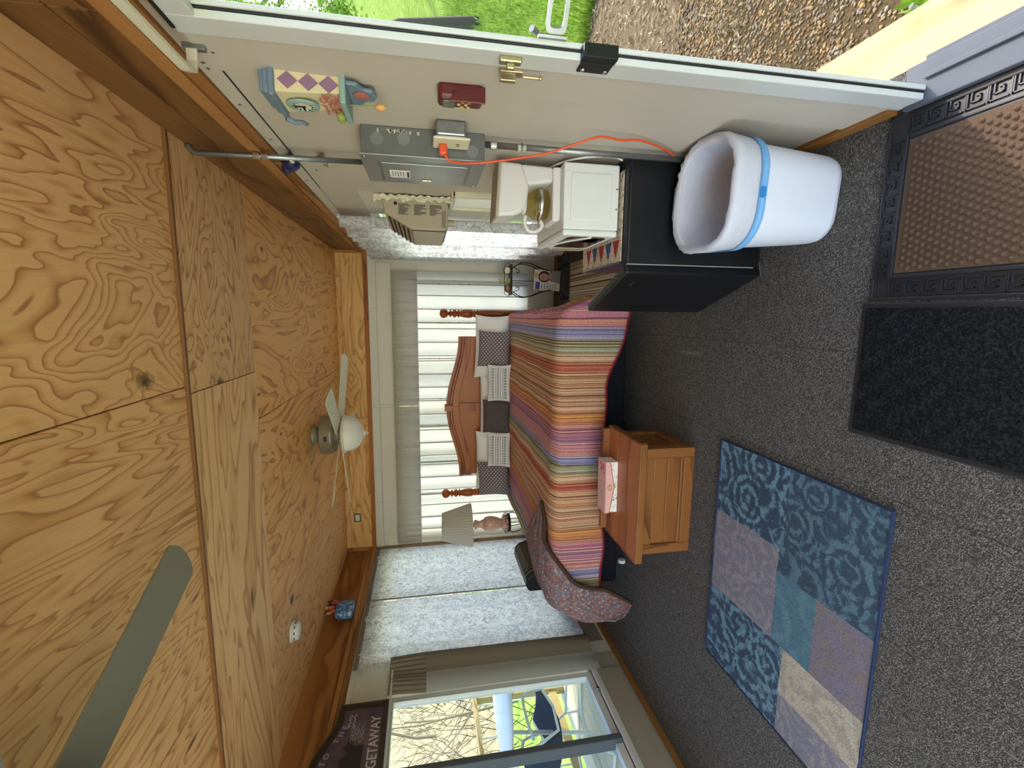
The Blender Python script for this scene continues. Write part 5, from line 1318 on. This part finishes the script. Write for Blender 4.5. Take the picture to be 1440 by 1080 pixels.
for (p0, p1) in (((mx0 + .004, my0 + .004), (mx1 - .004, my0 + .012)), ((mx0 + .004, my1 - .012), (mx1 - .004, my1 - .004)), ((mx0 + .004, my0), (mx0 + .012, my1)), ((mx1 - .012, my0), (mx1 - .004, my1)), ((ix0 - .016, iy0 - .016), (ix1 + .016, iy0 - .006)), ((ix0 - .016, iy1 + .006), (ix1 + .016, iy1 + .016)), ((ix0 - .016, iy0), (ix0 - .006, iy1)), ((ix1 + .006, iy0), (ix1 + .016, iy1))):
    MB().box(p0[0], p1[0], p0[1], p1[1], .005, .010).build('border_rib', M['mat_rubber'], m1, bevel=.002)
def key_run(b, org, dx, dy, length):
    # Greek key: nested hooks repeated along (dx); s = stroke
    p = .052; n_ = int(length / p)
    for k in range(n_):
        for pts in ([(0, 0), (0, 36), (30, 36), (30, 12), (14, 12), (14, 24), (22, 24)], [(38, 0), (38, 36)], [(6, 0), (38, 0)]):
            for (a0, b0), (a1, b1) in zip(pts, pts[1:]):
                A = Vector(org) + Vector(dx) * (k * p + a0 * .00125) + Vector(dy) * (b0 * .00118)
                B = Vector(org) + Vector(dx) * (k * p + a1 * .00125) + Vector(dy) * (b1 * .00118)
                b.box(min(A.x, B.x) - .0016, max(A.x, B.x) + .0016, min(A.y, B.y) - .0016, max(A.y, B.y) + .0016, .006, .0105)
for o_, dx_, dy_, L in (((mx1 - .060, my0 + .06, 0), (0, 1, 0), (1, 0, 0), 1.0), ((mx0 + .016, my0 + .06, 0), (0, 1, 0), (1, 0, 0), 1.0), ((mx0 + .07, my1 - .058, 0), (1, 0, 0), (0, 1, 0), .44), ((mx0 + .07, my0 + .014, 0), (1, 0, 0), (0, 1, 0), .44)):
    b = MB(); key_run(b, o_, dx_, dy_, L); b.build('greek_key_border', M['mat_rubber'], m1)

m2 = thing('black_doormat', 'plain black carpet doormat beside the brown doormat', 'doormat', (-.82, -4.2, 0))
MB().box(-.222, .222, -.45, .41, 0, .006).build('rubber_backing', M['mat_rubber'], m2, bevel=.003)
MB().box(-.205, .205, -.43, .392, .006, .011).build('carpet_field', M['mat_black'], m2, bevel=.003)

# ------------------------------------------------------------------ outdoors
GZ = -.5
def gz(x, y):
    r = math.hypot(x + 1.0, y + 3.0)
    k = max(0, r - 8.0)
    return GZ + .20 * k + .12 * math.sin(x * .7) * math.sin(y * .6) * min(1, k / 6)
def terrain(name, mat, x0, x1, y0, y1, n, dz=0):
    return MB().grid(lambda u, v: (x0 + (x1 - x0) * u, y0 + (y1 - y0) * v, gz(x0 + (x1 - x0) * u, y0 + (y1 - y0) * v) + dz), n, n).build(name, mat, smooth=True)
struct(terrain('ground_right', M['lawn'], -.2, 45, -40, 45, 70))
struct(terrain('ground_left', M['hill'], -60, -.2, -40, 50, 70))
struct(terrain('ground_yard', M['hillgreen'], -9, -5.1, -12, 8, 30, .02))
def blob(name, mat, cx, cy, rx, ry, dz, rot=0):
    n = 40; rr_ = random.Random(name); v = [(cx, cy, gz(cx, cy) + dz)]
    for i in range(n):
        a = 2 * PI * i / n; r = 1 + .12 * math.sin(a * 3 + 1) + .07 * math.sin(a * 7)
        x = cx + rx * r * math.cos(a) * math.cos(rot) - ry * r * math.sin(a) * math.sin(rot); y = cy + rx * r * math.cos(a) * math.sin(rot) + ry * r * math.sin(a) * math.cos(rot)
        v.append((x, y, gz(x, y) + dz))
    return MB().add(v, [(0, 1 + i, 1 + (i + 1) % n) for i in range(n)]).build(name, mat)
struct(blob('ground_litter', M['litter'], 1.6, -1.6, 3.3, 2.0, .006, 1.05))
struct(MB().box(.14, 1.75, -7, -1.75, GZ - .03, GZ + .012).build('ground_gravel', M['gravel_bed']))
rr_ = random.Random(21)
ico_v = [Vector(p).normalized() for p in ((0,1,1.618),(0,-1,1.618),(0,1,-1.618),(0,-1,-1.618),(1,1.618,0),(-1,1.618,0),(1,-1.618,0),(-1,-1.618,0),(1.618,0,1),(-1.618,0,1),(1.618,0,-1),(-1.618,0,-1))]
ico_f = [(0,1,8),(0,8,4),(0,4,5),(0,5,9),(0,9,1),(1,6,8),(8,6,10),(8,10,4),(4,10,2),(4,2,5),(5,2,11),(5,11,9),(9,11,7),(9,7,1),(1,7,6),(3,6,7),(3,7,11),(3,11,2),(3,2,10),(3,10,6)]
b = MB()
for k in range(12000):
    x = rr_.uniform(.28, 1.75) if k % 5 else rr_.uniform(.3, 2.1); y = rr_.uniform(-4.6, -1.5)
    r = rr_.uniform(.005, .0115); a = rr_.uniform(0, PI); sx_, sy, sz = r * rr_.uniform(1, 1.5), r, r * .6
    ca_, sa = math.cos(a), math.sin(a)
    b.add([(x + ca_ * p.x * sx_ - sa * p.y * sy, y + sa * p.x * sx_ + ca_ * p.y * sy, GZ + .014 + p.z * sz) for p in ico_v], ico_f)
tag(stuff(b.build('gravel', M['pebble'], smooth=True)), 'loose tan river gravel outside the open doorway', 'gravel')
b = MB()
for k in range(9000):
    t = rr_.uniform(-1, 1); a = rr_.uniform(0, 2 * PI); q = math.sqrt(rr_.random())
    x = 1.75 + 3.2 * q * math.cos(a) * math.cos(1.05) - 1.5 * q * math.sin(a) * math.sin(1.05); y = -1.35 + 3.2 * q * math.cos(a) * math.sin(1.05) + 1.5 * q * math.sin(a) * math.cos(1.05)
    s_ = rr_.uniform(.015, .04); h = rr_.uniform(0, PI)
    if y < -2.3: continue
    c_, n_ = math.cos(h) * s_, math.sin(h) * s_; w = rr_.uniform(.08, .3); z = gz(x, y) + .012
    b.add([(x - c_, y - n_, z), (x + n_ * w, y - c_ * w, z + rr_.uniform(0, .02)), (x + c_, y + n_, z + rr_.uniform(0, .02)), (x - n_ * w, y + c_ * w, z + rr_.uniform(0, .012))], [(0, 1, 2, 3)])
tag(stuff(b.build('dry_leaves', M['deadleaf'])), 'scattered dry leaves between the gravel and the lawn', 'leaves')
b = MB()
for k in range(30000):
    a = math.radians(rr_.uniform(25, 75)); r = 6.6 + 9 * rr_.random() ** 1.6
    x = -.65 + r * math.sin(PI / 2 - a); y = -5.15 + r * math.cos(PI / 2 - a)
    z = gz(x, y); h = rr_.uniform(.06, .2) * (1 + r * .03); l = rr_.uniform(-.06, .06); l2 = rr_.uniform(-.06, .06); w = .006 * (1 + r * .05)
    t = rr_.uniform(0, PI); c_, n_ = math.cos(t) * w, math.sin(t) * w
    b.add([(x - c_, y - n_, z), (x + c_, y + n_, z), (x + l * .4 + c_ * .6, y + l2 * .4 + n_ * .6, z + h * .6), (x + l, y + l2, z + h)], [(0, 1, 2), (0, 2, 3)])
tag(stuff(b.build('lawn_grass', M['grass'])), 'bright green long grass on the sunny lawn outside the doorway', 'grass')

def tree(label, loc, h, seed, depth=5, leaves=0, mat='bark', leafmat='leaf', spread=.55, group='trees around the cabin', leafsize=.06, r0=None, crown=None):
    rr_ = random.Random(seed); b = MB(); tips = []
    def br(p, d, L, r, k):
        n = 4; pts = [p.copy()]; q = p.copy(); dd = d.copy()
        for i in range(n):
            dd = (dd + Vector((rr_.uniform(-.22, .22), rr_.uniform(-.22, .22), rr_.uniform(-.1, .16)))).normalized(); q = q + dd * L / n; pts.append(q.copy())
        b.tube(pts, [r * (1 - .5 * i / n) for i in range(n + 1)], 6 if k > depth - 2 else 4, caps=False)
        if k <= 2: tips.extend(pts[1:])
        if k <= 0: return
        for j in range(3 if k > 1 else 2):
            i = rr_.randint(2, n); nd = (dd + Vector((rr_.uniform(-1, 1), rr_.uniform(-1, 1), rr_.uniform(-.3, .6))) * spread * 1.4).normalized()
            br(pts[i], nd, L * rr_.uniform(.55, .8), r * .5, k - 1)
    t_ = thing('tree', label, 'tree', loc, 0, group)
    br(Vector((0, 0, -.3)), Vector((0, 0, 1)), h * .42, r0 or h * .014, depth)
    b.build('trunk_and_branches', M[mat], t_, smooth=True)
    if leaves:
        lb_ = MB()
        for k in range(leaves):
            p = rr_.choice(tips) + Vector((rr_.gauss(0, .12), rr_.gauss(0, .12), rr_.gauss(0, .12))) * (h / 4)
            u = Vector((rr_.uniform(-1, 1), rr_.uniform(-1, 1), rr_.uniform(-1, 1))).normalized(); w = u.orthogonal().normalized(); s_ = leafsize * rr_.uniform(.6, 1.3)
            lb_.add([p, p + u * s_ * .5 + w * s_ * .28, p + u * s_, p + u * s_ * .5 - w * s_ * .28], [(0, 1, 2, 3)])
        stuff(lb_.build('foliage', M[leafmat], t_))
    return t_
def at_az(az, r, sgn=1):  # azimuth measured from +Y, clockwise positive
    x = -.65 + r * math.sin(math.radians(az)); y = -5.15 + r * math.cos(math.radians(az)); return (x, y, gz(x, y))
tree('tall leafy tree at the top edge of the doorway view', at_az(29.5, 13), 9.5, 3, 5, 7500, 'bark', 'leaf', .6, 'trees beyond the doorway', .15)
tree('bright green shrub on the lawn beyond the doorway', at_az(26, 18), 6.0, 4, 5, 6000, 'bark', 'leaf', .7, 'trees beyond the doorway', .15)
tree('spreading leafy tree whose twigs cross the sky beyond the doorway', at_az(32, 19), 13.0, 5, 5, 8000, 'bark', 'leaf', .6, 'trees beyond the doorway', .19)
tree('leafy tree just outside the doorway that dapples the sunlight on the doormat', (3.3, -.75, GZ), 4.6, 8, 5, 1500, 'bark', 'leaf', .65, 'trees beyond the doorway', .12)
lbl = ['bare grey tree nearest the deck rail outside the left window', 'bare tree with forked trunk behind the white table', 'thin bare tree against the hillside outside the left window', 'bare tree with pale limbs beside the sign seen through the window', 'bare crooked tree far up the leafy hillside', 'bare sapling low on the hillside beyond the rail', 'bare twiggy tree at the skyline outside the left window', 'bare tree standing highest on the hill outside the left window']
for i, (az, r, h) in enumerate(((-43, 11, 6), (-47, 13, 7), (-50, 12, 6), (-40, 15, 8), (-45, 19, 9), (-52, 16, 7), (-38, 20, 8), (-48, 24, 10))):
    tree(lbl[i], at_az(az, r), h, 30 + i, 5, 0, 'bark' if i % 2 else 'bark_lt', spread=.8, group='bare trees on the hillside', r0=.030 + .006 * i)
b = MB(); rr_ = random.Random(77)
for k in range(900):
    az = rr_.uniform(-60, -28); r = rr_.uniform(9, 26); p = Vector(at_az(az, r)); d = Vector((rr_.uniform(-1, 1), rr_.uniform(-1, 1), rr_.uniform(.3, 1.6))).normalized(); L = rr_.uniform(.5, 1.6)
    m_ = p + d * L * .5 + Vector((rr_.uniform(-.1, .1), rr_.uniform(-.1, .1), .05)); b.tube([p, m_, p + d * L], [.012, .009, .003], 3, caps=False)
tag(stuff(b.build('hillside_brush', M['bark'])), 'tangled dry brush covering the hillside outside the left window', 'brush')

# deck on the left, plank by plank
dk = struct(MB().box(-5.0, -3.40, -7, 1.0, -.30, -.085).build('deck_frame', M['lumber']))
x = -3.42
dmesh = MB().box(-.068, .068, -4.0, 4.0, -.0125, .0125); first = None; k = 0
while x > -5.0:
    if first is None: o = dmesh.build('deck_plank', M['deckwood'], dk, bevel=.003, seg=1); first = o
    else:
        o = first.copy(); COL.objects.link(o); o.parent = dk
    o.location = (x - .068, -3.0, -.07); x -= .142
rl = thing('deck_railing', 'pale lumber deck railing outside the left window', 'railing', (-4.95, -1.0, -.06))
MB().box(-.07, .07, -3.0, 3.0, 1.02, 1.06).build('top_rail', M['lumber'], rl, bevel=.004)
MB().box(-.02, .02, -3.0, 3.0, .10, .19).build('bottom_rail', M['lumber'], rl, bevel=.004)
for y in (-1.6, -.1 + .65, 2.2): MB().box(-.045, .045, y - .045, y + .045, 0, 1.02).build('post', M['lumber'], rl, bevel=.004)
for k in range(14): MB().cyl((0, -2.9 + k * .42, .19), (0, -2.9 + k * .42, 1.02), .009, n=8).build('baluster', M['tube'], rl)

tb = thing('patio_table', 'round white resin patio table on the deck outside the left window', 'table', (-4.29, -1.10, -.057))
MB().lathe([(.50, .815), (.57, .82), (.585, .835), (.585, .855), (.575, .865), (.0001, .868)], 40).build('tabletop', M['tabletop'], tb, smooth=True)
for k in range(4):
    a = PI / 4 + k * PI / 2; MB().tube([(.34 * math.cos(a), .34 * math.sin(a), .81), (.44 * math.cos(a), .44 * math.sin(a), 0)], .018, 8).build('leg', M['tube'], tb)
cr = thing('folding_chair', 'white tube folding chair with navy sling on the deck outside the left window', 'chair', (-4.25, -1.62, -.057))
for sx_ in (0, .5):
    x0 = -sx_
    MB().tube([cat([Vector(q) for q in ((x0, .62, .14), (x0, .45, .40), (x0, .40, .58), (x0, .34, .66), (x0, .1, .67), (x0, -.10, .66))], i / 24) for i in range(25)], .014, 8).build('arm', M['tube'], cr, smooth=True)
    MB().tube([(x0, .55, .02), (x0, .1, .16), (x0, -.2, .20), (x0, -.35, .02)], .014, 8).build('leg', M['tube'], cr, smooth=True)
    MB().tube([(x0, .62, .14), (x0, .62, .0)], .014, 8).build('leg', M['tube'], cr, smooth=True)
    MB().tube([(x0, .58, .50), (x0, .2, .40), (x0, -.05, .42), (x0, -.16, .62), (x0, -.22, .78)], .013, 8).build('seat_rail', M['tube'], cr, smooth=True)
for y, z in ((.62, .14), (-.35, .02), (.55, .02)): MB().cyl((0, y, z), (-.5, y, z), .013, n=8).build('cross_bar', M['tube'], cr)
slp = [Vector(q) for q in ((0, .58, .50), (0, .4, .45), (0, .2, .395), (0, .0, .39), (0, -.10, .50), (0, -.16, .62), (0, -.22, .78))]
def slf(u, v): p = cat(slp, v); return (-.02 - .46 * u, p.y, p.z - .03 * math.sin(PI * u))
MB().grid(slf, 8, 24).build('sling_seat', M['sling'], cr, smooth=True, solid=.006)
# planter outside the door
pl_ = thing('planter_box', 'weathered green planter box with small plants outside the doorway', 'planter', (.46, -3.62, GZ))
MB().box(-.10, .10, -.13, .13, 0, .14).build('box', M['planter'], pl_, bevel=.005)
rr_ = random.Random(6); b = MB()
for k in range(60):
    p = Vector((rr_.uniform(-.08, .08), rr_.uniform(-.11, .11), .14)); u = Vector((rr_.uniform(-1, 1), rr_.uniform(-1, 1), rr_.uniform(.5, 1.5))).normalized(); w = u.orthogonal().normalized(); s_ = .07
    b.add([p, p + u * s_ * .5 + w * .015, p + u * s_, p + u * s_ * .5 - w * .015], [(0, 1, 2, 3)])
stuff(b.build('leaves', M['leaf'], pl_))
for k in range(5):
    p = (rr_.uniform(-.07, .07), rr_.uniform(-.1, .1), .19); MB().sphere(p, .022, 8, 5, (1, 1, .7)).build('flower', M['clock_purple'], pl_)
# low eave so the right wall has its roof edge
struct(MB().box(XL - .3, .3, YN - .3, .3, H + .11, H + .17).build('roof', M['stain']))
